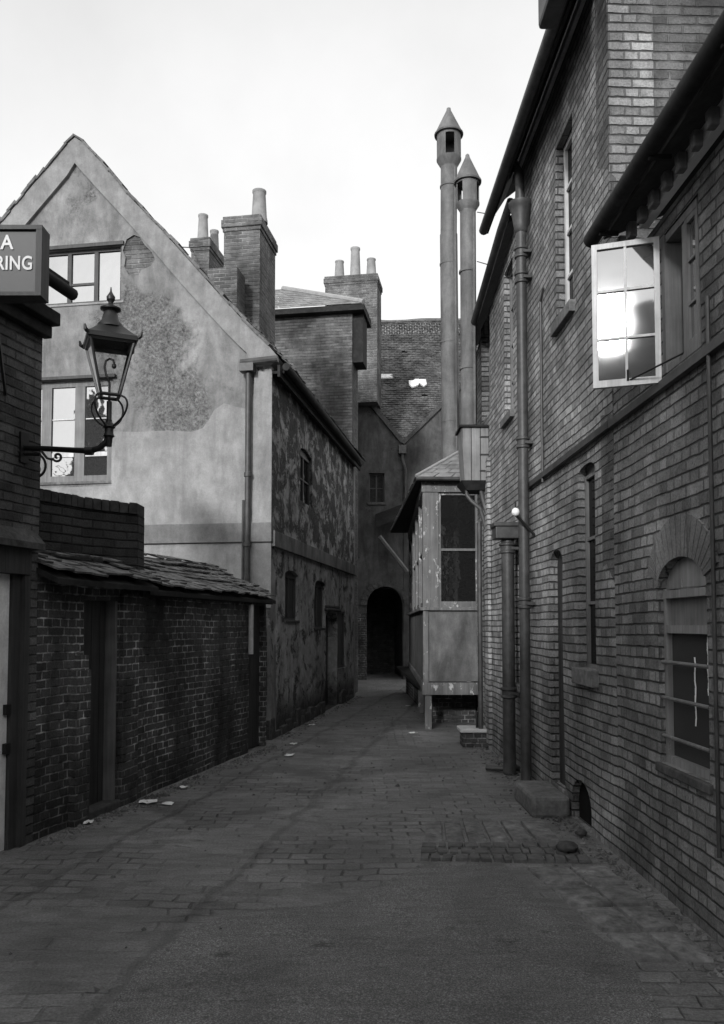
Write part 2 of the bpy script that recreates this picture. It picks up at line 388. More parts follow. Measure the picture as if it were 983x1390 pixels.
MB_E = brick('brick_tower', .06, .18, .15, wear=.5, stain=.5, bump=.015)
MP_D = plaster('render_gable', .17, .30, streak=.4, patch=(.115, .585, 1.1), centre=[(tuple(at(225, 500, 12.7)), 1.5, .30), (tuple(at(100, 270, 12.9)), 1.0, .16), (tuple(at(270, 560, 12.7)), .8, .22), (tuple(at(175, 430, 12.7)), .9, .16)], bump=.014)
MP_D2 = plaster('render_smooth', .21, .34, streak=.3, spots=.2)
MP_P = peeling('limewash_peeling')
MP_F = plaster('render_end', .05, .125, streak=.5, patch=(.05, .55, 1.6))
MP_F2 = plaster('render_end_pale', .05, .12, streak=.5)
MP_BAY = plaster('board_painted', .08, .18, streak=.5, bump=.003)
MTILE = simple('clay_tile', .085, .85, var=.6, sc=9, bump=.004, spec=.2)
MSTILE = simple('stone_tile', .16, .85, var=.6, sc=12, bump=.008, spec=.2)
MSLATE = simple('slate', .20, .6, var=.3, sc=8, bump=.002)
MLEAD = simple('lead', .26, .6, var=.15)
MIRON = simple('iron_black', .012, .45, var=.3)
MPIPE = simple('iron_pipe', .05, .5, var=.4, sc=10)
MPIPEL = simple('pipe_pale', .45, .6, var=.2)
MZINC = plaster('flue_metal', .10, .20, streak=.5, bump=.002, rough=.6)
MPOT = simple('clay_pot', .24, .8, var=.2, sc=6)
MSTONE = simple('stone', .13, .85, var=.35, sc=18, bump=.006, spec=.2)
MSTONED = simple('stone_dark', .065, .85, var=.4, sc=18, bump=.006, spec=.2)
MTAR = simple('eave_dark', .022, .8, var=.4, spec=.2)
MDOOR = wood('door_dark', .02, .05, planks=.14)
MPALE = plaster('door_whitewash', .74, .84, streak=.2, bump=.002)
MFRAME = wood('frame_grey', .10, .18)
MFRAMED = wood('frame_dark', .03, .06)
MFRAMEW = wood('frame_white', .42, .62)
MBAYW = wood('bay_timber', .08, .16, peel=.57, peelc=.40)
MGLS = glass('window_sky', .27, .04, wav=.003, sc=3)
MGLC = glass('window_casement', .14, .05, wav=.0010, rough=.035, sc=3)
MGLD = glass('window_dark', .08, .012, wav=.006)
MBLACK = simple('dark_inside', .01, .9, spec=.1)  # near-black colour that stands in for the shade inside openings
MSIGN = simple('sign_board', .04, .5, var=.12, sc=4)
MSIGNL = simple('sign_letter', .62, .6, var=.08)
MPAPER = simple('paper', .7, .9, var=.08)
MGLCLR = clear_glass('lamp_glass')
MBULB = simple('white_china', .8, .2, var=.03, spec=.6)
def seam(a, b, w_): p, q = G(*a), G(*b); return (p.x, p.y, q.x, q.y, w_)
MPAVE = paving('flagstones', .13, .28, bw_=.26, rh=.13, mw=.012, jf=.42, bump=.028, seams=(seam((455, 1060), (205, 1300), .06), seam((60, 1200), (170, 1140), .05)))
MTARM = paving('rolled_gravel', .125, .24, bw_=30, rh=30, bump=.03, grit=1)
MGROUND = simple('bare_ground', .10, .9, var=.3, sc=3)
MSLAB = simple('slab_stone', .15, .8, var=.5, sc=16, bump=.012, spec=.25)
MCOB = simple('cobble', .10, .75, var=.4, sc=14, bump=.008, spec=.3)

# ------------------------------------------------------------------ planes of the place
def vpdir(px): return ((px - CX) / F, math.cos(TH) + 0.0)
PR = Plane(G(960, 1270), vpdir(470))             # the long right-hand wall, u grows away from the camera
gl0, gl1 = G(34.5, 1148), G(332, 1025)
PL = Plane(gl0, gl1 - gl0)                       # left yard wall and corner building
cD = G(366, 1006)
PDS = Plane(cD, vpdir(668))                      # alley side of the gabled house
PDF = Plane(cD, (-PDS.d.y, PDS.d.x))             # its gable front, u grows leftwards
eR = PR.d; 

# ------------------------------------------------------------------ ground
g_ = M(); g_.face([(-250, -150, -.012), (250, -150, -.012), (250, 400, -.012), (-250, 400, -.012)])
g_.build('ground', MGROUND, kind='structure', label='bare ground around the alley', cat='ground')
def sheet(name, x0, x1, y0, y1, st, mat, zf, label):
    m = M(); nx = int((x1 - x0) / st); ny = int((y1 - y0) / st); P = {}
    for i in range(nx + 1):
        for j in range(ny + 1):
            x = x0 + i * st; y = y0 + j * st; P[i, j] = Vector((x, y, zf(x, y)))
    for i in range(nx):
        for j in range(ny):
            q = [P[i, j], P[i + 1, j], P[i + 1, j + 1], P[i, j + 1]]; m.face(q, [(p.x, p.y) for p in q])
    return m.build(name, mat, kind='structure', label=label, cat='paving', smooth=60)
def zf(x, y):
    mid = -.02 * math.exp(-((x + .25 - y * .012) / .35) ** 2)
    return .014 + .010 * noise.noise(Vector((x * .9, y * .9, 0))) + .005 * noise.noise(Vector((x * 3.1, y * 3.1, 5))) + mid * .4
sheet('alley_paving', -5, 4, -4, 30, .12, MPAVE, zf, 'worn dark flagstone paving of the alley')
# a smoother rolled patch in the foreground with an irregular edge
m = M()
edge = [G(*p) for p in [(205, 1300), (262, 1262), (330, 1240), (420, 1232), (505, 1208), (575, 1178), (640, 1176), (690, 1178), (730, 1225), (790, 1262), (850, 1300), (905, 1390), (860, 1480), (200, 1480), (120, 1400)]]
cpt = sum(edge, Vector((0, 0))) / len(edge)
rings = [1, .8, .6, .4, .2]
def pz(p, lift): return Vector((p.x, p.y, zf(p.x, p.y) + lift))
dense = []
for i in range(len(edge)):
    for k in range(6):
        a = edge[i].lerp(edge[(i + 1) % len(edge)], k / 6); nn = noise.noise(Vector((a.x * 5, a.y * 5, 2))) * .05
        dense.append(cpt + (a - cpt) * (1 + nn / max(.3, (a - cpt).length)))
for r0, r1 in zip(rings, rings[1:] + [0]):
    for i in range(len(dense)):
        a, b = dense[i], dense[(i + 1) % len(dense)]
        l0 = .004 if r0 == 1 else .012; l1 = .012
        q = [cpt + (a - cpt) * r0, cpt + (b - cpt) * r0, cpt + (b - cpt) * r1, cpt + (a - cpt) * r1]
        if r1 == 0: q = q[:3]
        q3 = [pz(p, l0 if k < 2 else l1) for k, p in enumerate(q)]
        m.face(q3, [(p.x, p.y) for p in q3])
m.build('gravel_path', MTARM, kind='structure', label='smooth rolled gravel surface in the foreground', cat='paving', smooth=60)

# row of long slabs and the strip of setts beneath it
def stone_block(m, pts, z0, z1, j=.01):
    b = [Vector((p.x, p.y, z0)) for p in pts]; c = sum(pts, Vector((0, 0))) / len(pts)
    t = [Vector((p.x + (c.x - p.x) * .06, p.y + (c.y - p.y) * .06, z1 + random.uniform(-j, j) * .4)) for p in pts]
    for i in range(len(pts)):
        k = (i + 1) % len(pts); m.face([b[i], b[k], t[k], t[i]])
    cc = Vector((c.x, c.y, z1 + .006))
    for i in range(len(pts)): m.face([t[i], t[(i + 1) % len(pts)], cc])
def bil(q, s, t): return (q[0].lerp(q[1], s)).lerp(q[3].lerp(q[2], s), t)
q = [G(575, 1147), G(765, 1147), G(735, 1117), G(577, 1119)]
m = M(); cuts = [0, .15, .31, .47, .63, .80, 1]
for a, b in zip(cuts, cuts[1:]):
    stone_block(m, [bil(q, a + .012, .02), bil(q, b - .012, .02), bil(q, b - .012, .98), bil(q, a + .012, .98)], 0, .036)
m.build('slab_paving', MSLAB, kind='structure', label='row of long stone slabs laid across the gutter', cat='paving')
q = [G(570, 1173), G(800, 1176), G(780, 1149), G(572, 1149)]
m = M()
for r in range(3):
    x = 0
    while x < 1:
        wd = random.uniform(.05, .11); x1 = min(1, x + wd)
        dx = random.uniform(.004, .009)
        pts = [bil(q, x + dx, r / 3 + .03), bil(q, x1 - dx, r / 3 + .03), bil(q, x1 - dx, (r + 1) / 3 - .03), bil(q, x + dx, (r + 1) / 3 - .03)]
        pts = [p + Vector((random.uniform(-.008, .008), random.uniform(-.008, .008))) for p in pts]
        stone_block(m, pts, 0, .04); x = x1
m.build('cobble_strip', MCOB, kind='structure', label='strip of rough setts in three rows below the slabs', cat='paving', smooth=50)
# flags along the right wall foreground
m = M()
q = [G(712, 1180), G(830, 1180), G(985, 1320), G(860, 1320)]
q = [G(712, 1182), G(822, 1178), G(975, 1312), G(868, 1312)]
for r in range(4):
    for c in range(2):
        s0, s1 = (0, .52) if c == 0 else (.52, 1); t0, t1 = r / 4, (r + 1) / 4
        stone_block(m, [bil(q, s0 + .012, t0 + .012), bil(q, s1 - .012, t0 + .012), bil(q, s1 - .012, t1 - .012), bil(q, s0 + .012, t1 - .012)], 0, .03)
m.build('pavement_flags', MSLAB, kind='structure', label='large worn flags along the foot of the right wall', cat='paving')

# ------------------------------------------------------------------ window maker
def window(pl, u0, u1, z0, z1, parent, off=-.14, fw=.045, cols=1, rows=1, fm=None, gm=None, bar=.022, sill=None, sm=None, arch=0, name='window', label=None, gi=None, sproud=.06):
    fm = fm or MFRAME; gm = gm or MGLS
    if u0 > u1: u0, u1 = u1, u0
    m = M()
    m.pbox(pl, u0, u0 + fw, z0, z1, off - .05, off); m.pbox(pl, u1 - fw, u1, z0, z1, off - .05, off)
    m.pbox(pl, u0 + fw, u1 - fw, z0, z0 + fw, off - .05, off - .002); m.pbox(pl, u0 + fw, u1 - fw, z1 - fw, z1, off - .05, off - .002)
    for c in range(1, cols):
        u = u0 + (u1 - u0) * c / cols; m.pbox(pl, u - bar, u + bar, z0 + fw, z1 - fw, off - .045, off - .004)
    for r in range(1, rows):
        z = z0 + (z1 - z0) * r / rows; m.pbox(pl, u0 + fw, u1 - fw, z - bar * .6, z + bar * .6, off - .04, off - .008)
    if arch:
        n = 12; c = (u0 + u1) / 2; h = (u1 - u0) / 2
        pts = [(c + h * math.cos(math.pi * k / n), z1 + arch * math.sin(math.pi * k / n)) for k in range(n + 1)]
        for a, b in zip(pts, pts[1:]): m.face([pl.pt(*a, off - .02), pl.pt(*b, off - .02), pl.pt(c, z1, off - .02)])
    o = m.build(name, fm, parent, label=label)
    p = M(); p.face([pl.pt(u0 + .01, z0 + .01, off - .03), pl.pt(u1 - .01, z0 + .01, off - .03), pl.pt(u1 - .01, z1 - .01, off - .03), pl.pt(u0 + .01, z1 - .01, off - .03)])
    p.build('pane', gm, o)
    if sill:
        s = M(); s.pbox(pl, u0 - .05, u1 + .05, z0 - sill, z0 - .003, off + .01, sproud); s.build('sill', sm or MSTONE, o, bevel=.008)
    return o
def tiles(m, A, B, C, D, tw, ex, th=.015, jit=.3, drop=0, seed=1, sag=0):
    """courses of tiles on the quad A-B (eave) to D-C (top)"""
    rnd = random.Random(seed); A, B, C, D = map(Vector, (A, B, C, D))
    L_ = ((D - A).length + (C - B).length) / 2; rows = max(1, int(L_ / ex))
    nrm = (B - A).cross(D - A).normalized()
    if nrm.z < 0: nrm = -nrm
    for r in range(rows):
        t0 = r / rows; t1 = min(1, (r + 1.45) / rows)
        a, b = A.lerp(D, t0), B.lerp(C, t0); a1, b1 = A.lerp(D, t1), B.lerp(C, t1)
        n = max(1, int((b - a).length / tw)); sh = (r % 2) * .5
        for k in range(-1, n + 1):
            s0 = max(0, (k + sh) / n); s1 = min(1, (k + 1 + sh) / n)
            if s1 - s0 < .2 / n: continue
            if rnd.random() < drop: continue
            g0 = .03 / n
            j = lambda s: rnd.uniform(-1, 1) * jit * s
            lift = th * (1.6 + j(.8)); dn = (a - a1).normalized() * (ex * j(.22))
            sg = nrm * (-sag * math.sin(math.pi * (s0 + s1) / 2) * math.sin(math.pi * min(1, (t0 + .1))) + sag * .6 * noise.noise(Vector((s0 * 3, t0 * 3, seed))))
            p = [a.lerp(b, s0 + g0) + dn, a.lerp(b, s1 - g0) + dn + nrm * j(.01), a1.lerp(b1, s1 - g0), a1.lerp(b1, s0 + g0)]
            up = [nrm * lift, nrm * (lift + j(.01)), nrm * .002, nrm * .002]
            bot = [q + u_ + sg for q, u_ in zip(p, up)]; top = [q + nrm * th for q in bot]
            m.hexa(bot, top)

# ================================================================== RIGHT: tall brick building
uc = PR.u(838, 950)                               # near corner of the tall house
uf = PR.u(646, 470)                               # its far end
uj = PR.u(700, 250)
zt = PR.z(712, 212); zt2 = PR.z(697, 312); zt3 = PR.z(646, 480)
T = thing('tall_house', PR.pt(uc, 0), 'tall soot stained brick house on the right with long drainpipes and narrow window slots', 'house')
holes = []; wins = []
def wspec(pxn, pxf, ytop_n, ybot_f, arch=0):
    """opening between two image columns: near edge pxn, far edge pxf"""
    z1 = PR.z(pxn, ytop_n); z0 = PR.z(pxf, ybot_f); ym = (ytop_n + ybot_f) / 2
    return PR.u(pxn, ym), PR.u(pxf, ym), z0, z1
w1 = wspec(778, 755, 147, 443); w2 = wspec(697, 685, 345, 572); w3 = wspec(665, 654, 422, 575)
w4 = wspec(808, 785, 632, 905); w5 = wspec(765, 748, 762, 1045); w6 = wspec(709, 700, 725, 926)
hole_u = PR.u(802, 1100), PR.u(776, 1100)
holes = [rect(w1[0], w1[1], w1[2], w1[3]), rect(*w2), rect(*w3), arched(w4[0], w4[1], w4[2], w4[3], .07), arched(w5[0], w5[1], .20, w5[3], .14, 6), arched(w6[0], w6[1], w6[2], w6[3], .1),
         arched(hole_u[0], hole_u[1], .02, .18, .22, 8)]
wm = M()
wall_mesh(wm, PR, [(uc, -.2), (uf, -.2), (uf, zt3), (uj + .1, zt2), (uj, zt), (uc, zt + .02)], holes, depth=.36, step=.5, wob=.02)
# near return wall above the low wing, and the closed rear volume
PRF = Plane(PR.pt(uc, 0).xy, (PR.d.y, -PR.d.x))   # faces the camera, u grows to the right
rm = M(); wall_mesh(rm, PRF, [(.0, 2.0), (6, 2.0), (6, zt + 4.5), (2.5, zt + 4.0), (0, zt + .02)], depth=.3, uoff=.1, step=.6, wob=.015)
wm2 = M()
for a, b in ((PR.pt(uf, -.2, -.36), PR.pt(uf, -.2, -6)), (PR.pt(uf, -.2, -6), PR.pt(uc, -.2, -6))):
    wm2.face([a, b, b + V3((0, 0, zt3)), a + V3((0, 0, zt3))])
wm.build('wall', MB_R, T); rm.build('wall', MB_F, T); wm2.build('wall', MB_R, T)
# windows in slots
window(PR, *w1, T, off=-.08, cols=1, rows=4, fm=MFRAMEW, gm=MGLD, sill=.11, sm=MSTONE)
window(PR, *w2, T, off=-.07, cols=1, rows=4, fm=MFRAME, gm=MGLD, sill=.10)
window(PR, *w3, T, off=-.11, cols=1, rows=4, fm=MFRAME, gm=MGLD)
window(PR, *w4, T, off=-.065, fw=.03, cols=1, rows=3, fm=MFRAME, gm=MGLD, sill=.14, sm=MSTONE, arch=.07)
window(PR, *w6, T, off=-.15, cols=1, rows=3, fm=MFRAME, gm=MGLD, sill=.09, arch=.1)
# narrow side door in its slot
m = M(); m.pbox(PR, min(w5[:2]) + .001, max(w5[:2]) - .001, .20, w5[3] + .12, -.14, -.075); d = m.build('door', MDOOR, T)
m = M(); m.box(PR.pt(w5[0] + .08, 1.15, -.074), PR.n.to_3d() * .03, PR.d.to_3d() * .03, (0, 0, .1)); m.build('handle', MIRON, d)
m = M(); m.pbox(PR, min(hole_u) + .001, max(hole_u) - .001, -.02, .38, -.3, -.07); m.build('vent_dark_fill', MBLACK, T)  # black block in the hole, its colour stands for the shade inside
# roof with deep eave
def eave(pl, u0, u1, z, over, rise, mat_name, parent, gut=True):
    pass
ov = .25; za = PR.z(680, 256, ov) + .12; ue = PR.u(660, 352, ov)
m = M(); zw = zt + .10; P_ = [(ov, za - .1), (.0, zw), (-5, zw + 4.0)]
for (o0, q0), (o1, q1) in zip(P_, P_[1:]):
    A = PR.pt(uc + .01, q0, o0); B = PR.pt(ue, q0, o0); C = PR.pt(ue, q1, o1); D = PR.pt(uc + .01, q1, o1)
    m.hexa([A, B, C, D], [A + V3((0, 0, .1)), B + V3((0, 0, .1)), C + V3((0, 0, .1)), D + V3((0, 0, .1))])
m.pbox(PR, uc + .012, ue, za - .16, za - .06, ov - .03, ov - .003)
rf = m.build('roof', MTAR, T)
m = M(); m.pbox(PR, uc, uj, zt - .06, zt + .02, .004, .04); m.build('fascia', MFRAMEW, T)
m = M(); m.tube([PR.pt(uc + .0, za - .09, ov + .03), PR.pt(ue, za - .12, ov + .03)], .06, 12); m.build('gutter', MPIPE, T, smooth=40)
m = M(); A = PR.pt(uj + .12, zt2 + .0, .16); B = PR.pt(uf, zt3 + .0, .16); C = PR.pt(uf, zt3 + 3.0, -4); D = PR.pt(uj + .12, zt2 + 3.0, -4)
m.hexa([A, B, C, D], [p + V3((0, 0, .08)) for p in (A, B, C, D)]); m.build('roof', MTAR, T)
m = M(); m.tube([PR.pt(uj - .3, zt2 + .12, .12), PR.pt(uj + .1, zt2 - .02, .16), PR.pt(uf, zt3 - .02, .18)], .05, 10); m.build('gutter', MPIPE, T, smooth=40)
# dark stack block that breaks the eave at the very top of the picture
m = M(); a = PR.hit(730, 42, .46); m.pbox(PR, a[0] - .8, a[0], a[1], a[1] + .5, .30, .46); m.build('eave_box', MPIPE, T, bevel=.03)
# string course carried on along both fronts is a thin projecting brick line
zs = PR.z(720, 660)
m = M(); m.pbox(PR, uc + .002, PR.u(716, 665), zs - .03, zs + .025, .002, .045); m.build('string_course', MPIPE, T)
# long cast drainpipe with hopper
def pipe(pl, px, y0, y1, off, r, parent, mat=MPIPE, collars=(), name='drainpipe', bend=None, seg=14, lean=0):
    u, z1 = pl.hit(px, y0, off); z0 = pl.z(px + lean, y1, off) if y1 < 1400 else 0
    z0 = max(z0, .03)
    m = M(); m.tube([pl.pt(u, z0, off), pl.pt(u, z1, off)], r, seg)
    for yc in collars:
        zc = pl.z(px, yc, off)
        c = pl.pt(u, 0, off); m.lathe(c, [(r, zc - .06), (r * 1.28, zc - .05), (r * 1.28, zc - .03), (r * 1.12, zc - .02), (r * 1.12, zc + .03), (r * 1.35, zc + .04), (r * 1.35, zc + .06), (r, zc + .07)], seg, cap=False)
        m.box(pl.pt(u - .08, zc - .015, .002), pl.d.to_3d() * .16, pl.n.to_3d() * (off * .9), (0, 0, .03))
    o = m.build(name, mat, parent, smooth=40); return o, u, z0, z1
dp, u_, z0_, z1_ = pipe(PR, 707, 300, 1390, .10, .058, T, collars=(345, 380, 605, 820))
hz = PR.z(706, 285, .1)
m = M(); c = PR.pt(u_, 0, .10)
m.lathe(c, [(.06, hz - .28), (.075, hz - .26), (.08, hz - .2), (.105, hz - .05), (.12, hz), (.135, hz + .03), (.135, hz + .06), (.12, hz + .06)], 14); m.build('rain_hopper', MPIPE, T, smooth=40)
m = M(); m.tube([PR.pt(u_, hz + .05, .10), PR.pt(u_ - .03, zt - .35, .12), PR.pt(u_ - .03, zt - .18, .2), PR.pt(u_ - .03, za - .14, ov + .03)], .05, 12); m.build('swan_neck', MPIPE, T, smooth=40)
# second fat pipe with square hopper
dp2, u2_, _, z12 = pipe(PR, 689, 730, 1390, .14, .075, T, collars=(745, 940), name='drainpipe')
m = M(); m.pbox(PR, u2_ - .13, u2_ + .13, z12 - .02, z12 + .15, .02, .30); m.pbox(PR, u2_ - .15, u2_ + .15, z12 + .12, z12 + .17, .01, .32); m.build('rain_hopper', MPIPE, T, bevel=.01)
# thin service pipe
u3, z3t = PR.hit(734, 410, .03); z3b = PR.z(736, 655, .03)
m = M(); m.tube([PR.pt(u3, z3b, .03), PR.pt(u3, z3t, .03), PR.pt(u3 - .12, z3t + .10, .03)], .014, 8); m.build('service_pipe', MPIPE, T, smooth=40)
# bare white bulb on a bracket beside the hopper
b_ = PR.hit(700, 695, .22); bc = PR.pt(b_[0], b_[1], .22)
LA = thing('wall_bulb', PR.pt(b_[0], b_[1] - .1, .0), 'small white globe on a crooked iron bracket beside the square pipe hopper', 'lamp')
m = M(); m.tube([PR.pt(b_[0] + .05, b_[1] - .25, .0), PR.pt(b_[0] + .04, b_[1] - .12, .12), bc + V3((0, 0, -.03))], .016, 8); m.tube([bc + V3((0, 0, .05)), bc + V3((0, 0, .12))], .008, 6)
m.build('bracket', MIRON, LA, smooth=40)
m = M(); m.lathe(bc, [(.012, -.045), (.035, -.03), (.045, 0), (.035, .03), (.012, .045)], 14); m.build('globe', MBULB, LA, smooth=80)

# stone step block at the slot door
a = G(724, 1086); sb = M()
p_ = G(779, 1112); st_u0 = (p_ - PR.o).dot(PR.d)
TS = M(); TS.pbox(PR, st_u0, st_u0 + .80, 0, .20, .01, .36)
TS.build('stone_step', MSTONE, org=PR.pt(st_u0, 0, .15), label='worn block of stone used as a step under the narrow slot door', cat='step', bevel=.035)
# rubble at the cellar hole
for px, py, s_, lb in ((770, 1162, .075, 'rounded stone lying on the setts beside the cellar hole'), (790, 1140, .05, 'small dark stone lying close to the right wall')):
    p = G(px, py); m = M(); m.lathe((p.x, p.y, .03), [(.02, 0), (s_, s_ * .25), (s_ * 1.05, s_ * .6), (s_ * .6, s_ * 1.0), (.01, s_ * 1.1)], 9)
    for v in m.v: v += V3((noise.noise(v * 9), noise.noise(v * 9 + V3((3, 3, 3))), noise.noise(v * 9 + V3((7, 1, 3))) * .5)) * s_ * .35
    m.build('loose_stone', MSTONED, org=(p.x, p.y, .03), label=lb, cat='stone', smooth=60)

# ================================================================== RIGHT: low wing with the open casement
un = PR.u(983, 848) - 9.0
W = thing('low_wing', PR.pt(uc - .5, 0), 'low brick wing at the right edge with an open casement and big arched window', 'house')
OVW = .24
gz = PR.hit(806, 320, OVW + .05); ug = gz[0]                         # gutter end
ztw = gz[1] - .12
aw = (PR.u(896, 900), PR.u(961, 900)); az0 = PR.z(898, 1034); azs = PR.z(893, 800); arise = PR.z(925, 754) - PR.z(925, 795)
cw = (PR.u(899, 420), PR.u(951, 400)); cz0 = PR.z(897, 512); cz1 = PR.z(897, 322) - .01
wm = M()
wall_mesh(wm, PR, [(un, -.2), (uc - .004, -.2), (uc - .004, ztw), (un, ztw)], [arched(aw[1], aw[0], az0, azs, arise, 14), rect(cw[1], cw[0], cz0, cz1)], depth=.34, step=.5, wob=.02, uoff=.07, seed=4)
wm.build('wall', MB_W, W)
m = M(); m.pbox(PR, un, uc - .01, -.2, ztw, -5, -4.8); m.pbox(PR, un - .2, un - .003, -.2, ztw, -5, 0); m.build('wall', MB_W, W)
# roof
m = M(); A = PR.pt(un, gz[1] - .03, OVW - .02); B = PR.pt(ug, gz[1] - .03, OVW - .02); C = PR.pt(ug, gz[1] + 2.0, -4.6); D = PR.pt(un, gz[1] + 2.0, -4.6)
m.hexa([A, B, C, D], [p + V3((0, 0, .05)) for p in (A, B, C, D)]); rf = m.build('roof', MTAR, W)
m = M(); tiles(m, PR.pt(un, gz[1] + .02, OVW + .03), PR.pt(ug, gz[1] + .02, OVW + .03), PR.pt(ug, gz[1] + 2.1, -4.6), PR.pt(un, gz[1] + 2.1, -4.6), .17, .11, .014)
m.build('roof_tiles', MTILE, rf)
m = M(); m.tube([PR.pt(un, gz[1] - .02, OVW + .06), PR.pt(ug + .03, gz[1] - .02, OVW + .06)], .055, 14)
for k in range(12): 
    uu = ug - .2 - k * .9; m.box(PR.pt(uu, gz[1] - .09, OVW - .06), PR.d.to_3d() * .02, PR.n.to_3d() * .13, (0, 0, .03))
m.build('gutter', MTAR, W, smooth=40)
# cream board under the eave
m = M(); bz = PR.hit(868, 306, .09); m.pbox(PR, un, bz[0], bz[1] - .02, bz[1] + .07, .03, .09); m.build('eave_board', simple('white_board', .72, var=.08), W)
for k in range(34):
    uu = ug - .12 - k * .2
    m = M(); A = PR.pt(uu, gz[1] - .20, .09); m.pbox(PR, uu, uu + .07 + random.uniform(-.01, .015), gz[1] - .15 + random.uniform(-.01, .01), gz[1] - .05, .095, OVW - .09)
    m.build('rafter_end', MFRAME, W, bevel=.01)
# string course
m = M(); zsw = PR.z(860, 556); m.pbox(PR, un, uc - .01, zsw - .03, zsw + .025, .003, .045); m.build('string_course', MPIPE, W)
# arch of gauged brick round the big window
m = M(); c_ = (aw[0] + aw[1]) / 2; h_ = abs(aw[0] - aw[1]) / 2; n = 17
for k in range(n):
    a0 = math.pi * (k + .06) / n; a1 = math.pi * (k + .94) / n
    P = []
    for (aa, ex) in ((a0, 0), (a1, 0), (a1, 1), (a0, 1)):
        aa = R(14) + aa * (152 / 180); P.append((c_ + (h_ * 1.0 + ex * .18) * math.cos(aa), azs + (arise + ex * .26) * math.sin(aa)))
    m.hexa([PR.pt(*p, -.05) for p in P], [PR.pt(*p, .012) for p in P])
m.build('brick_arch', brick('brick_gauged', .12, .30, .1, bw_=.5, rh=.5, bump=.01), W)
# big arched window: frame, blind tympanum, top light, bars
aw0, aw1 = sorted(aw); fo = -.03
m = M(); n = 14
pts = [(c_ + h_ * math.cos(math.pi * k / n), azs + arise * math.sin(math.pi * k / n)) for k in range(n + 1)]
ztr = PR.z(900, 802)
for a, b in zip(pts, pts[1:]): m.face([PR.pt(*a, fo - .02), PR.pt(*b, fo - .02), PR.pt(c_, min(azs, ztr), fo - .02)])
m.face([PR.pt(aw0, azs, fo - .02), PR.pt(aw1, azs, fo - .02), PR.pt(c_, min(azs, ztr) - .0, fo - .02)])
fw = .045
m.pbox(PR, aw0, aw0 + fw, az0, azs, fo - .05, fo); m.pbox(PR, aw1 - fw, aw1, az0, azs, fo - .05, fo)
zt1 = PR.z(903, 853)
m.pbox(PR, aw0 + fw, aw1 - fw, ztr - .05, ztr, fo - .05, fo + .015); m.pbox(PR, aw0 + fw, aw1 - fw, zt1 - .03, zt1 + .02, fo - .05, fo + .01)
m.pbox(PR, aw0 + fw, aw1 - fw, az0, az0 + .05, fo - .05, fo)
aww = m.build('arched_window', wood('frame_worn', .15, .27, peel=.62, peelc=.4), W)
m = M(); m.pbox(PR, aw0 + fw, aw1 - fw, zt1, ztr - .05, fo - .05, fo - .035); m.build('blind_panel', MFRAME, aww)
m = M(); m.pbox(PR, aw0 + fw, aw1 - fw, az0 + .05, zt1 - .03, fo - .05, fo - .035); m.build('pane', glass('window_murky', .05, .045), aww)
for yy in (898, 946, 997):
    zb = PR.z(897, yy, .0); m = M(); m.tube([PR.pt(aw0 + .01, zb - .0, -.012), PR.pt(aw1 - .01, zb, -.012)], .012, 8); m.build('window_bar', MFRAME, aww, smooth=40)
for (uu, za_, zb_) in (((aw0 + .30), .80, .32), ((aw0 + .12), .95, .55)):
    zz1 = az0 + (zt1 - az0) * za_; zz0 = az0 + (zt1 - az0) * zb_
    m = M(); u0 = aw0 + (uu - aw0)
    for k in range(9):
        f0, f1 = k / 9, (k + 1) / 9; wv = lambda f: .006 * math.sin(f * 17 + uu * 9)
        a, b = zz0 + (zz1 - zz0) * f0, zz0 + (zz1 - zz0) * f1
        m.face([PR.pt(u0 + wv(f0), a, fo - .03), PR.pt(u0 + .018 + wv(f0), a, fo - .03), PR.pt(u0 + .022 + wv(f1), b, fo - .03), PR.pt(u0 + wv(f1), b, fo - .03)])
    m.build('curtain_edge', MPALE, aww)
m = M(); m.pbox(PR, aw0 - .04, aw1 + .04, az0 - .06, az0 - .003, fo, .03); m.build('sill', MSTONED, aww, bevel=.008)
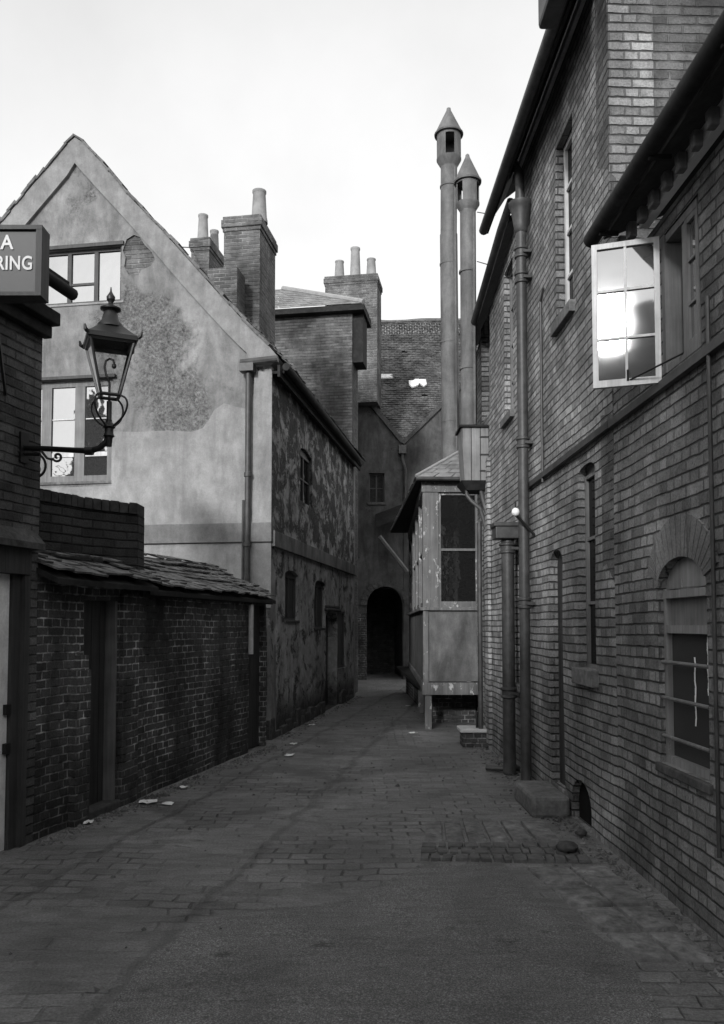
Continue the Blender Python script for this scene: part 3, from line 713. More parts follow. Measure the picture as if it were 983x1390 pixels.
# casement window with one leaf open
cu0, cu1 = sorted(cw); um = PR.u(925, 400)
m = M(); fo = -.03; fw = .05
m.pbox(PR, cu0, cu0 + fw, cz0, cz1, -.12, fo); m.pbox(PR, cu1 - fw, cu1, cz0, cz1, -.12, fo + .03)
m.pbox(PR, cu0 + fw, cu1 - fw, cz1 - .05, cz1, -.12, fo + .02); m.pbox(PR, cu0 + fw, cu1 - fw, cz0, cz0 + .05, -.12, fo + .02)
m.pbox(PR, um - .025, um + .025, cz0 + .05, cz1 - .05, -.12, fo + .01)
cwn = m.build('casement_window', MFRAME, W)
m = M(); m.pbox(PR, um + .03, cu1 - fw, cz0 + .05, cz1 - .05, -.30, -.27); m.build('room_dark_panel', MBLACK, cwn)  # black panel, darkness of the unlit room put into its colour
def leaf(m, gm_, O, dx, hgt, fw=.035, cols=2, rows=3, th=.035, nn=None):
    dx = Vector(dx); Lx = dx.length; ex = dx / Lx; ez = V3((0, 0, 1)); nn = nn or ex.cross(ez)
    O = Vector(O) - nn * th / 2; nth = nn * th
    m.box(O, ex * fw, nth, ez * hgt); m.box(O + ex * (Lx - fw), ex * fw, nth, ez * hgt)
    m.box(O + ex * fw, ex * (Lx - 2 * fw), nth, ez * fw * 1.3); m.box(O + ex * fw + ez * (hgt - fw), ex * (Lx - 2 * fw), nth, ez * fw)
    for c in range(1, cols): m.box(O + ex * (Lx * c / cols - .008) + ez * fw * 1.3 + nth * .08, ex * .016, nth * .84, ez * (hgt - fw * 2.3))
    for r in range(1, rows): m.box(O + ex * fw + ez * (hgt * r / rows - .008) + nth * .1, ex * (Lx - 2 * fw), nth * .8, ez * .016)
    C = O + nth * .5; gm_.face([C + ex * fw * .8 + ez * fw, C + ex * (Lx - fw * .8) + ez * fw, C + ex * (Lx - fw * .8) + ez * (hgt - fw * .8), C + ex * fw * .8 + ez * (hgt - fw * .8)])
hp = PR.pt(cu1 - .02, 0, .02); Yh = hp.y
pR = at(894, 420, Yh); 
zl1 = at(894, 322, Yh).z; zl0 = at(894, 520, Yh).z
hx = V3((hp.x, hp.y, zl0))
free = at(804, 420, Yh + .13); dx = V3((free.x - hp.x, free.y - hp.y, 0))
m = M(); gm2 = M(); leaf(m, gm2, hx, dx, zl1 - zl0, cols=2, rows=3)
cs = m.build('open_casement', MFRAMEW, W, label='white casement leaf swung wide open over the alley'); gm2.build('pane', MGLC, cs)
m = M(); p0 = hx + dx * .5 + V3((0, 0, .03)); m.tube([p0, PR.pt(um, cz0 + .05, -.02)], .006, 6); m.tube([p0 + V3((0, -.02, 0)), p0 + V3((0, -.02, .07))], .008, 6); m.build('stay', MIRON, cs, smooth=40)
m = M(); gm2 = M(); A = PR.pt(um - .03, cz0 + .05, -.03); leaf(m, gm2, A, PR.pt(cu0 + .05, 0, 0) - PR.pt(um - .03, 0, 0), cz1 - cz0 - .1, cols=1, rows=3)
cs2 = m.build('closed_casement', MFRAME, W); gm2.build('pane', glass('window_grey', .3, .08), cs2)
# vertical cable pipe at the right edge
u4 = PR.u(974, 700); m = M(); m.tube([PR.pt(u4, .5, .03), PR.pt(u4, zsw + .3, .03)], .013, 8); m.build('service_pipe', MPIPE, W, smooth=40)

# ================================================================== BAY on posts at the end of the tall wall
B0 = at(574.8, 943.7, H * F / 142); Yb = B0.y
PBF = Plane((B0.x, Yb), (1, .02)); PBS = Plane((B0.x, Yb), vpdir(520))
bw_u = PBF.u(657, 900); zb0 = PBF.z(600, 943); zl = PBF.z(600, 826); zh = PBF.z(600, 668); ze = PBF.z(600, 652); LB = 7.6
BY = thing('timber_bay', (B0.x, Yb, 0), 'weathered timber annexe with sash windows, raised on posts beyond the right wall', 'annexe')
m = M(); pw = .17
u_a = PBF.u(597, 750) - .02; u_b = PBF.u(648, 750) + .02
m.pbox(PBF, 0, u_a, zl, zh, -.12, 0); m.pbox(PBF, u_b, bw_u, zl, zh, -.12, 0)
for y0_, y1_ in ((0, .16), (1.55, 1.70), (3.1, 3.25), (4.7, 4.85), (LB - .16, LB)):
    m.pbox(PBS, y0_ + (.002 if y0_ == 0 else 0), y1_, zl, zh, -.12, -.002)
m.pbox(PBF, 0, bw_u, zh, ze, -.14, .02); m.pbox(PBS, -.02, LB, zh + .003, ze - .003, -.14, .018)
m.pbox(PBF, -.03, bw_u, zl - .03, zl + .02, -.12, .05); m.pbox(PBS, -.05, LB, zl - .028, zl + .018, -.12, .05)
m.pbox(PBF, .002, .085, zb0 + .02, zl - .03, -.1, .015)
m.build('timber_frame', MBAYW, BY)
m = M(); m.pbox(PBF, .085, bw_u - .01, zb0 + .22, zl - .03, -.08, -.012); m.pbox(PBS, 0.0, LB, zb0 + .22, zl - .03, -.08, -.01); m.build('lower_panel', MP_BAY, BY)
m = M(); m.pbox(PBF, -.01, bw_u, zb0, zb0 + .20, -.1, .02); m.pbox(PBS, -.02, LB, zb0 + .003, zb0 + .197, -.1, .015); m.build('sole_plate', MBAYW, BY)
m = M(); m.pbox(PBF, .02, bw_u, zb0 + .01, zb0 + .08, -LB, -.02); m.build('floor_deck', MTAR, BY)
m = M(); m.pbox(PBF, .25, bw_u, -.05, zb0 + .01, -LB + .3, -.9); m.build('dark_cellar_wall', MB_L, BY)
for uu, vv in ((.03, .02),):
    m = M(); m.pbox(PBF, uu, uu + .11, 0, zb0, -.13, -.02); m.build('post', MBAYW, BY)
for vv in (2.4, 4.9, 7.3):
    m = M(); m.pbox(PBS, vv, vv + .1, 0, zb0, -.13, -.02); m.build('post', MBAYW, BY)
def sash(pl, a, b, z0, z1, off, gm_):
    m = M(); f = .045
    for u0, u1, q0, q1, o_ in ((a, a + f, z0, z1, 0), (b - f, b, z0, z1, 0), (a + f, b - f, z0, z0 + .1, -.002), (a + f, b - f, z1 - f, z1, -.002), (a + f, b - f, (z0 + z1) / 2 - .02, (z0 + z1) / 2 + .02, .01)):
        m.pbox(pl, u0, u1, q0, q1, off - .05, off + o_)
    o = m.build('sash_window', MBAYW, BY)
    m = M(); m.pbox(pl, a + f * .5, b - f * .5, z0 + .05, z1 - f * .5, off - .04, off - .03); m.build('pane', gm_, o)
sash(PBF, u_a, u_b, zl + .02, zh, -.03, MGLD)
for a, b in ((.16, 1.55), (1.70, 3.1), (3.25, 4.7), (4.85, LB - .16)):
    m_ = (a + b) / 2
    sash(PBS, a, m_, zl + .02, zh, -.03, MGLD); sash(PBS, m_, b, zl + .02, zh, -.03, MGLD)
# hipped slate roof
pk = PBF.pt(bw_u + .4, at(650, 596, Yb + 1.2).z, -1.2); ek = PBF.pt(bw_u + .4, pk.z, -LB + .5)
e0 = PBF.pt(-.12, ze + .02, .12); e1 = PBF.pt(bw_u + .05, ze + .02, .12); e2 = PBF.pt(-.12, ze + .02, -LB)
top0 = PBF.pt(bw_u + .35, pk.z, -.9)
m = M(); tiles(m, e0, e1, PBF.pt(bw_u + .36, pk.z, -.95), PBF.pt(bw_u + .3, pk.z, -.95), .24, .15, .01, jit=.2, seed=5)
tiles(m, e2, e0, PBF.pt(bw_u + .3, pk.z, -.95), PBF.pt(bw_u + .3, pk.z, -LB), .3, .17, .01, jit=.25, seed=6)
m.build('roof', MSLATE, BY)
m = M(); m.hexa([e0 - V3((0, 0, .05)), e1 - V3((0, 0, .05)), PBF.pt(bw_u + .05, ze - .03, -LB), e2 - V3((0, 0, .05))], [e0 - V3((0, 0, .005)), e1 - V3((0, 0, .005)), PBF.pt(bw_u + .05, ze + .015, -LB), e2 - V3((0, 0, .005))])
m.build('eave_board', MTAR, BY)
m = M(); m.tube([e0 + V3((0, -.05, -.02)), e1 + V3((0, -.05, -.03))], .035, 10); m.build('gutter', MPIPE, BY, smooth=40)
m = M(); m.tube([e0 + V3((0, 0, .03)), PBF.pt(bw_u + .3, pk.z + .03, -.95)], .03, 8); m.build('hip_ridge', MLEAD, BY, smooth=40)
# return brick pier between bay and wall end
PJ = thing('brick_pier', PR.pt(uf, 0), 'narrow brick pier joining the timber annexe to the tall house', 'wall')
m = M(); pj0 = PR.pt(uf - 1.0, 0, .0); m.pbox(PR, uf + .004, uf + 2.6, -.1, zt3 - .1, -1.4, -.3); m.pbox(PR, PR.u(668, 900), PR.u(663, 900), -.1, zt3 - 1.9, .003, .05)
m.build('wall', MB_R, PJ)
m = M(); c1 = PR.pt(PR.u(662, 700), 0, .12); m.tube([(c1.x, c1.y, .05), (c1.x, c1.y, PR.z(661, 710))], .035, 10); m.build('drainpipe', MPIPE, PJ, smooth=40)

# ================================================================== boxed head on the wall and the two tall flues
ub = PR.u(664, 620); Yx = PR.pt(ub, 0).y
b0 = at(627, 652, Yx); b1 = at(663, 580, Yx)
X = thing('wall_box', (b0.x, Yx, b0.z), 'pale boarded box with hinges fixed high on the right wall under the flue', 'box')
m = M(); m.hexa([V3((b0.x + .04, Yx, b0.z)), V3((b1.x, Yx, b0.z)), V3((b1.x, Yx + .5, b0.z)), V3((b0.x + .04, Yx + .5, b0.z))],
                [V3((b0.x, Yx, b1.z)), V3((b1.x, Yx, b1.z)), V3((b1.x, Yx + .5, b1.z)), V3((b0.x, Yx + .5, b1.z))]); m.build('body', wood('box_boards', .14, .24, planks=.13), X)
m = M(); m.box((b0.x - .03, Yx - .04, b1.z), (b1.x - b0.x + .03, 0, 0), (0, .56, 0), (0, 0, .03)); m.build('lid', MTAR, X)
m = M(); m.hexa([V3((b0.x + .08, Yx + .05, b0.z - .13)), V3((b1.x, Yx + .05, b0.z - .13)), V3((b1.x, Yx + .45, b0.z - .13)), V3((b0.x + .08, Yx + .45, b0.z - .13))],
                [V3((b0.x - .01, Yx - .02, b0.z - .002)), V3((b1.x, Yx - .02, b0.z - .002)), V3((b1.x, Yx + .52, b0.z - .002)), V3((b0.x - .01, Yx + .52, b0.z - .002))]); m.build('base', MTAR, X)
for yy in (594, 618, 640):
    p = at(657, yy, Yx); m = M(); m.box((p.x - .06, Yx - .012, p.z), (.13, 0, 0), (0, .01, 0), (0, 0, .02)); m.build('hinge', MIRON, X)
bx = at(632, 665, Yx + .2)
m = M(); m.tube([at(634, 655, Yx + .15), at(634, 672, Yx + .15), at(640, 680, Yx + .1), at(652, 690, Yx + .1), at(659, 715, Yx + .1), at(662, 722, Yx + .1)], .03, 8); m.tube([at(652, 660, Yx + .1), at(656, 678, Yx + .1), at(664, 705, Yx + .05), at(671, 716, Yx - .1)], .035, 8)
m.build('waste_pipe', MPIPE, X, smooth=40)
def flue(px0, px1, Y, ytip, ycap, ydrum, ybase_y, cw_, label, step_y=None, slots=4, a0=0):
    cx = (px0 + px1) / 2; c = at(cx, 500, Y); r = (px1 - px0) / 2 / F * Y
    Z = lambda y: at(cx, y, Y).z
    zb = Z(ybase_y); th = thing('tall_flue', (c.x, c.y, zb), label, 'flue', 'tall metal flues with conical cowls')
    m = M(); prof = [(r * (1.07 if step_y else 1), zb)]
    zs_ = []
    if step_y: prof += [(r * 1.07, Z(step_y)), (r * 1.0, Z(step_y) + .01)]
    prof += [(r, Z(ydrum) - .0)]
    m.lathe((c.x, c.y, 0), prof, 20)
    z = zb + .9
    while z < Z(ydrum) - .3:
        m.lathe((c.x, c.y, 0), [(r * .99, z - .02), (r * 1.09, z - .015), (r * 1.09, z + .015), (r * .99, z + .02)], 20, cap=False); z += 1.45
    for k in range(26):                           # rivets up the lap seam
        zz = zb + .25 + k * (Z(ydrum) - zb - .5) / 26; m.lathe((c.x + r * .55, c.y - r * .86, zz), [(.012, -.01), (.014, 0), (.012, .01)], 6)
    m.box((c.x + r * .48, c.y - r * .93, zb + .05), (.03, .0, 0), (0, .06, 0), (0, 0, Z(ydrum) - zb - .1))
    for v in m.v: v += V3((math.sin((v.z - zb) * .55 + px0) * .014, 0, 0)) * min(1, max(0, (Z(ydrum) - v.z) / 1.2)) + V3((noise.noise(v * 3) * .004, noise.noise(v * 3 + V3((5, 5, 5))) * .004, 0))
    m.build('pipe', MZINC, th, smooth=35)
    R_ = cw_ / 2 / F * Y * .84; zd0 = Z(ydrum) + .0; zd1 = Z(ycap)
    m = M(); hh = zd1 - zd0; zl_ = zd0 + hh * .22
    m.lathe((c.x, c.y, 0), [(r, zd0 - .0), (r * 1.05, zd0 + .02), (R_ * 1.03, zl_), (R_ * 1.03, zl_ + .02), (R_ * .98, zl_ + .025)], 24, cap=False)
    for k in range(slots):                       # staves between the arched draught slots
        s0 = a0 + 2 * math.pi * (k + .18) / slots; s1 = a0 + 2 * math.pi * (k + .82) / slots
        for q in range(6):
            t0 = s0 + (s1 - s0) * q / 6; t1 = s0 + (s1 - s0) * (q + 1) / 6
            b = [V3((c.x + rr * math.cos(t), c.y + rr * math.sin(t), zl_)) for rr, t in ((R_, t0), (R_, t1), (R_ - .012, t1), (R_ - .012, t0))]
            m.hexa(b, [V3((p.x, p.y, zd1)) for p in b])
    m.lathe((c.x, c.y, 0), [(R_ - .012, zd1 - hh * .13), (R_, zd1 - hh * .13), (R_, zd1)], 24, cap=False)
    m.build('cowl_drum', MZINC, th, smooth=35)
    Rc = cw_ / 2 / F * Y; zt_ = Z(ytip)
    m = M(); m.lathe((c.x, c.y, 0), [(Rc * .9, zd1 - .03), (Rc, zd1 - .035), (Rc * 1.02, zd1 - .01), (Rc * .93, zd1 + .02), (Rc * .16, zd1 + (zt_ - zd1) * .88), (Rc * .14, zt_ - .02), (.01, zt_)], 24)
    m.build('cone_cap', MZINC, th, smooth=35)
    return c
Y1 = Yb + .9
flue(599.5, 622.5, Y1, 146, 182, 228, 640, 40, 'taller metal flue with conical cowl rising behind the annexe roof', step_y=319, slots=3, a0=R(-90))
c2 = flue(625.5, 647.5, Yx + .28, 209, 246, 288, 583, 38, 'shorter metal flue with conical cowl standing on the boarded box', slots=3, a0=R(95))
# guy wires to the wall
for (y, xx) in ((288, 672), (355, 662)):
    a = at(648, y, Yx + .28); h_ = PR.hit(xx, y + 4, .24); b = PR.pt(h_[0], h_[1], .24)
    m = M(); m.tube([a, b], .007, 6); m.build('guy_wire', MIRON, org=a, label='thin stay wire from %s of the shorter flue to the eave' % ('the cowl' if y < 300 else 'the middle'), cat='wire', smooth=40)

# yard gully with tap
gq = G(648, 1016); m = M()
GY = thing('yard_gully', (gq.x, gq.y, 0), 'stone topped gully with an upright tap beside the raised annexe', 'drain')
m.box((gq.x - .2, gq.y, 0), (.42, 0, 0), (0, .4, 0), (0, 0, .22)); m.build('brick_base', MB_L, GY, bevel=.015)
m = M(); m.box((gq.x - .24, gq.y - .03, .222), (.44, 0, 0), (0, .46, 0), (0, 0, .05)); m.build('stone_top', plaster('limestone', .4, .6, streak=.1), GY, bevel=.012)
m = M(); m.tube([(gq.x + .02, gq.y + .15, .27), (gq.x + .02, gq.y + .15, .5)], .02, 8); m.tube([(gq.x - .05, gq.y + .15, .43), (gq.x + .09, gq.y + .15, .43)], .014, 8); m.build('tap', MIRON, GY, smooth=40)
# bent waste pipes on the floor
for i, (pts, lb) in enumerate(((((663, 1002), (672, 1012), (660, 1018)), 'short curved waste pipe lying by the gully'), (((660, 1049), (690, 1051), (706, 1050)), 'iron pipe lying along the foot of the thick drainpipe'))):
    P = [G(*p) for p in pts]; m = M(); m.tube([(p.x, p.y, .06) for p in P], .032, 8); m.build('waste_pipe', MPIPE, org=(P[0].x, P[0].y, 0), label=lb, cat='pipe', smooth=40)

# ================================================================== LEFT: gabled house
DH = thing('gabled_house', PDF.pt(0, 0), 'rendered house with a steep gable to the alley, patchy plaster front and peeling side wall', 'house')
dl = PDS.u(480, 780)                              # length along the alley
hf = PDF.hit
zE = hf(366, 497)[1]
ol = [hf(366, 1010)[0], -.1]
outer = [(-.02, -.1), (-.02, zE), hf(379, 486), hf(366, 471), hf(352, 457), hf(334, 439), hf(293, 394), hf(260, 357), hf(224, 317), hf(175, 266), hf(142, 225), hf(115, 196), hf(104, 189), hf(94, 198)]
outer[1] = (hf(366, 500)[0], zE)
lf = hf(8, 300); slope = (hf(94, 198)[1] - lf[1]) / (lf[0] - hf(94, 198)[0])
ulE = lf[0] + (lf[1] - zE) / slope
outer += [lf, (ulE, zE), (ulE, -.1)]
uw = [hf(x, 370)[0] for x in (165, 20)]; uz = hf(165, 408)[1], hf(165, 333)[1]
lw = [hf(x, 580)[0] for x in (152, 16)]; lz = hf(152, 652)[1], hf(152, 513)[1]
# irregular patch where the render has fallen from the bricks
pat = [hf(*p) for p in ((172, 325), (182, 319), (190, 322), (197, 333), (206, 342), (211, 352), (205, 361), (192, 367), (188, 374), (176, 375), (169, 362), (171, 350), (167, 340))]
m = M(); wall_mesh(m, PDF, outer, [rect(uw[0], uw[1], uz[0], uz[1]), rect(lw[0], lw[1], lz[0], lz[1]), pat], depth=.3, step=.45, wob=.025, seed=2)
fr = m.build('front_wall', MP_D, DH)
m = M(); us_ = [p[0] for p in pat]; zs_ = [p[1] for p in pat]; m.pbox(PDF, min(us_) - .05, max(us_) + .05, min(zs_) - .05, max(zs_) + .05, -.08, -.022); m.build('bare_brick', MB_CH, DH)
# smoother lower render area, stands a little proud with a ragged top
rag = [(hf(187, 0)[0], 0)]; 
low = [(-.015, 2.0), (-.015, hf(366, 505)[1]), hf(346, 505), hf(345, 535), hf(338, 556), hf(322, 553), hf(305, 548), hf(292, 557), hf(284, 572), hf(276, 582), hf(262, 587), hf(230, 585), hf(187, 587), hf(154, 586), (hf(154, 586)[0], hf(154, 660)[1]), (ulE, hf(154, 660)[1]), (ulE, 2.0)]
m = M(); wall_mesh(m, PDF, low, depth=.02, off=.03, step=.45, wob=.025, seed=2, back=False); m.build('lower_render', MP_D2, DH)
# parapet strip following the gable
ins = [hf(104, 223), hf(40, 305)]
strip_o = [hf(379, 486), hf(366, 471), hf(352, 457), hf(334, 439), hf(293, 394), hf(260, 357), hf(224, 317), hf(175, 266), hf(142, 225), hf(115, 196), hf(104, 189)]
strip_i = [hf(340, 491), hf(336, 480), hf(326, 471), hf(310, 455), hf(275, 417), hf(247, 386), hf(212, 345), hf(165, 292), hf(132, 256), hf(114, 236), hf(104, 224)]
m = M()
def strip(m, A, B, f0, f1):
    for i in range(len(A) - 1):
        q = [A[i], A[i + 1], B[i + 1], B[i]]
        m.hexa([PDF.pt(*p, f0) for p in q], [PDF.pt(*p, f1) for p in q])
strip(m, strip_o, strip_i, -.05, .055)
lo2 = [hf(104, 189), hf(94, 198), lf, (ulE, zE)]; dv = hf(104, 223)[1] - hf(104, 189)[1]
li2 = [hf(104, 223)] + [(p[0], p[1] + dv * 1.25) for p in lo2[1:]]
strip(m, lo2, li2, -.05, .055)
m.build('gable_band', plaster('render_band', .18, .30, streak=.3), DH)
# ragged coping tiles along the verge
m = M(); rr = random.Random(3)
def verge(A, B):
    A = Vector(A); B = Vector(B); L_ = (B - A).length; n = int(L_ / .16)
    for k in range(n):
        a = A.lerp(B, k / n); b = A.lerp(B, (k + 1.25) / n); e = (B - A).normalized(); nn = Vector((-e.y, e.x)); nn = nn if nn.y > 0 else -nn
        h0 = rr.uniform(-.01, .015); h1 = h0 + rr.uniform(.02, .045)
        q = [a + nn * h0, b + nn * h0, b + nn * (h1), a + nn * (h1 + .01)]
        m.hexa([PDF.pt(p.x, p.y, -.34) for p in q], [PDF.pt(p.x, p.y, .075 + rr.uniform(0, .015)) for p in q])
for a, b in zip(strip_o[1:], strip_o[2:]): verge(a, b)
verge(hf(104, 189), hf(94, 198)); verge(hf(94, 198), lf); verge(lf, (ulE, zE))
m.build('verge_coping', MSTONE, DH)
# string band, both faces
zbd = hf(300, 737)[1], hf(300, 711)[1]
m = M(); m.pbox(PDF, -.03, ulE, zbd[0], zbd[1], -.02, .075); m.build('string_band', plaster('band_grey', .14, .22, streak=.3), DH, bevel=.008)
zbs = PDS.z(366, 741), PDS.z(366, 721)
m = M(); m.pbox(PDS, -.001, dl + .05, zbs[0] - .0, zbs[1] + .02, -.02, .07); m.build('string_band', plaster('band_side', .12, .24, streak=.5), DH, bevel=.008)
# windows of the front
uu0, uu1 = uw
def win3(u0, u1, z0, z1, n, rows, trans, parent, bars=()):
    pass
o = window(PDF, uu0, uu1, uz[0], uz[1], DH, off=-.06, fw=.05, cols=4, rows=1, fm=MFRAMED, gm=MGLS, bar=.035, label='long attic window of several lights', sill=.04, sm=MP_D2, sproud=.02)
m = M(); ub0 = uu0 + (uu1 - uu0) * .25; ub1 = uu0 + (uu1 - uu0) * .5; m.pbox(PDF, ub0 + .035, ub1 - .035, uz[0] + (uz[1] - uz[0]) * .36, uz[0] + (uz[1] - uz[0]) * .40, -.1, -.07); m.build('glazing_bar', MFRAMED, o)
m = M(); m.pbox(PDF, uu0 - .04, uu1, uz[1] + .002, uz[1] + .06, -.06, .04); m.build('lintel', MFRAMED, o)
lu0, lu1 = lw
o = window(PDF, lu0, lu1, lz[0], lz[1], DH, off=-.05, fw=.10, cols=3, rows=1, fm=MFRAME, gm=MGLS, bar=.085, label='large lower window with thick mullions', sill=.05, sm=MSTONE, sproud=.03)
m = M()
for f_ in (.27, .62):
    z = lz[0] + (lz[1] - lz[0]) * f_
    for k in range(3):
        a = lu0 + (lu1 - lu0) * k / 3 + .1; b = lu0 + (lu1 - lu0) * (k + 1) / 3 - .1
        m.pbox(PDF, a, b, z - (.035 if f_ < .5 else .008), z + (.035 if f_ < .5 else .008), -.09, -.058)
m.build('transom', MFRAMEW, o)
m = M(); m.pbox(PDF, lu0 - .06, lu1, lz[1] + .002, lz[1] + .05, -.05, .06); m.build('lintel', MFRAMED, o)
# side wall
hs = PDS.hit
def dwin(xn, xf, yt_n, yb_f, arch):
    ym = (yt_n + yb_f) / 2; return PDS.u(xn, ym), PDS.u(xf, ym), PDS.z(xf, yb_f), PDS.z(xn, yt_n), arch
sw = [dwin(407, 424, 611, 690, .1), dwin(387, 405, 779, 842, .08), dwin(427, 441, 792, 852, .08), dwin(458, 470, 830, 905, 0)]
dr = dwin(441, 457, 838, 975, .12); dr = (dr[0], dr[1], .0, dr[3], .12)
holes = [arched(s[0], s[1], s[2], s[3], s[4], 8) if s[4] else rect(*s[:4]) for s in sw] + [arched(dr[0], dr[1], .02, dr[3], .12, 8)]
zEs = PDS.z(376, 503); zEs2 = PDS.z(481, 612)
m = M(); wall_mesh(m, PDS, [(-.0, -.1), (dl, -.1), (dl, zE), (0, zE)], holes, depth=.3, step=.3, wob=.05, seed=9)
m.build('side_wall', MP_P, DH)
for i, s in enumerate(sw):
    window(PDS, s[0], s[1], s[2], s[3], DH, off=-.05, cols=2 if i != 3 else 1, rows=2 if i == 0 else 1, fm=MFRAMED, gm=MGLD if i == 0 else MDOOR, fw=.04, arch=s[4], sill=.05 if i in (1, 2) else None, sm=MSTONED, sproud=.02)
m = M(); m.pbox(PDS, dr[0], dr[1], .02, dr[3] + .1, -.28, -.2); m.build('door', MDOOR, DH)
m = M(); m.pbox(PDS, dr[0] - .08, dr[1] + .08, dr[3] + .13, dr[3] + .19, .0, .10); m.pbox(PDS, dr[0] - .03, dr[1] + .03, dr[3] + .19, dr[3] + .25, .0, .06); m.build('door_hood', MSTONED, DH, bevel=.02)
m = M(); m.pbox(PDS, 0, dl, -.05, .38, .004, .05)
# rough footing course broken in lumps
m = M(); rr = random.Random(8); x = 0
while x < dl - .3:
    wd = rr.uniform(.15, .4)
    if not (dr[0] - .25 < x < dr[1] + .05): m.pbox(PDS, x, min(dl, x + wd - .0), -.05, rr.uniform(.10, .34), -.01, rr.uniform(.03, .07))
    x += wd
m.build('footing_stones', MSTONED, DH, bevel=.03)
# back walls, hidden volume
m = M(); wall_mesh(m, Plane(PDS.pt(dl, 0).xy, (-PDS.d.y, PDS.d.x)), [(0, -.1), (0, zE), (hf(104, 189)[0], hf(104, 189)[1] - .4), (ulE, zE), (ulE, -.1)], depth=.25); m.face([PDF.pt(ulE, -.1, -.3), PDF.pt(ulE, -.1, -dl), PDF.pt(ulE, zE, -dl), PDF.pt(ulE, zE, -.3)]); m.build('rear_wall', MP_D, DH)
# roof slopes
ap = hf(104, 194); rd = ap[1] - .06
m = M(); ov = .24; off_e = zE - .10
A = PDF.pt(-ov, off_e, -.32); B = PDF.pt(-ov, off_e, -dl - .1); C = PDF.pt(ap[0], rd, -dl - .1); D = PDF.pt(ap[0], rd, -.32)
mid_u, mid_z = hf(352, 466)
m.hexa([A, B, C, D], [p + V3((0, 0, .09)) for p in (A, B, C, D)])
A = PDF.pt(ulE + ov, off_e, -.32); B = PDF.pt(ulE + ov, off_e, -dl - .1)
m.hexa([A, B, C, D], [p + V3((0, 0, .09)) for p in (A, B, C, D)])
rf = m.build('roof', MTAR, DH)
m = M(); e3 = PDF.pt(-ov - .03, off_e + .1, -.3); tiles(m, e3, PDF.pt(-ov - .03, off_e + .1, -dl - .12), PDF.pt(ap[0], rd + .1, -dl - .12), PDF.pt(ap[0], rd + .1, -.3), .18, .12, .016, jit=.5, seed=11, sag=.05)
m.build('roof_tiles', MTILE, rf)
m = M(); m.pbox(PDS, -.1, dl + .1, zE - .20, zE - .02, .12, .16); m.tube([PDS.pt(-.12, zE - .06, ov + .02), PDS.pt(PDS.u(486, 604, ov), zE - .1, ov + .02)], .06, 10); m.pbox(PDS, .003, dl, zE - .12, zE - .08, .004, .2); m.build('gutter', MTAR, DH, smooth=40)
# front hopper and drainpipe
hu, hzz = hf(337, 497, .12)
m = M(); m.tube([PDF.pt(hf(380, 490)[0], hf(352, 492)[1], .12), PDF.pt(hf(330, 492)[0], hf(335, 496)[1], .12)], .055, 10); m.pbox(PDF, hu - .1, hu + .12, hzz - .09, hzz + .03, .04, .2); m.build('rain_hopper', MPIPE, DH, smooth=30)
m = M(); zz0 = 2.2; m.tube([PDF.pt(hu, zz0, .10), PDF.pt(hu, hzz - .05, .10)], .045, 10)
for yy in (645, 740): 
    zc = hf(337, yy, .1)[1]; m.lathe(PDF.pt(hu, 0, .10), [(.045, zc - .03), (.06, zc - .02), (.06, zc + .04), (.045, zc + .05)], 12, cap=False)
m.tube([PDF.pt(hu + .07, zz0, .08), PDF.pt(hu + .07, hf(337, 680)[1], .08)], .025, 8)
m.build('drainpipe', MPIPE, DH, smooth=40)

# chimneys on the gabled house
def stack(parent, px_l, px_r, py_top, py_bot, Y, dpt, pl, cap=.06, mat=MB_CH, pots=(), potr=.13, bands=True, name='chimney', topm=True, capd=True):
    a = at(px_r, py_top, Y); l = at(px_l, py_top, Y); wdt = (a.x - l.x) / abs(pl.d.x) if abs(pl.d.x) > .2 else a.x - l.x
    ex = -V3((abs(pl.d.x), pl.d.y * (1 if pl.d.x > 0 else -1), 0)); ey = V3((-pl.n.x, -pl.n.y, 0)); zb = at(px_r, py_bot, Y).z; zt_ = a.z
    O = V3((a.x, a.y, zb)); m = M(); hh = zt_ - zb
    m.box(O, ex * wdt, ey * dpt, (0, 0, hh - .30))
    z = zb + hh - .30
    for k, (o_, h_) in enumerate(((.02, .075), (.045, .15), (.02, .075)) if capd else ((0, .3),)):
        m.box(O + V3((0, 0, hh - .30 + (.0 if k == 0 else .075 if k == 1 else .225))) - ex * o_ - ey * o_, ex * (wdt + 2 * o_), ey * (dpt + 2 * o_), (0, 0, h_))
    ch = m.build(name, mat, parent)
    c0 = O + V3((0, 0, hh))
    if topm:
        m = M(); b = [c0, c0 + ex * wdt, c0 + ex * wdt + ey * dpt, c0 + ey * dpt]; cc = sum(b, V3((0, 0, 0))) / 4
        m.hexa([p - V3((0, 0, .01)) for p in b], [p.lerp(cc, .3) + V3((0, 0, .06)) for p in b]); m.build('flaunching', MSTONE, ch)
    for fx, fy, hgt, r_ in pots:
        c = c0 + ex * wdt * fx + ey * dpt * fy
        m = M(); m.lathe(c, [(r_ * 1.12, 0), (r_ * 1.1, .05), (r_, .12), (r_ * .82, hgt * .9), (r_ * .86, hgt * .92), (r_ * .92, hgt * .95), (r_ * .92, hgt), (r_ * .78, hgt)], 18)
        m.build('chimney_pot', MPOT, ch, smooth=40)
    return ch
stack(DH, 303, 353, 291, 470, 15.6, 1.15, PDF, pots=((.16, .3, .66, .155),))
stack(DH, 281, 322, 362, 450, 15.0, .5, PDF, topm=False, capd=False)
stack(DH, 259, 284, 322, 400, 18.5, 1.2, PDF, pots=((.55, .2, .66, .13), (.45, .75, .6, .12)), topm=False)
a = at(236, 335, 15.0); b = at(259, 336, 18.5); m = M(); m.tube([a, b], .012, 6); m.build('tie_rod', MIRON, DH, smooth=40)

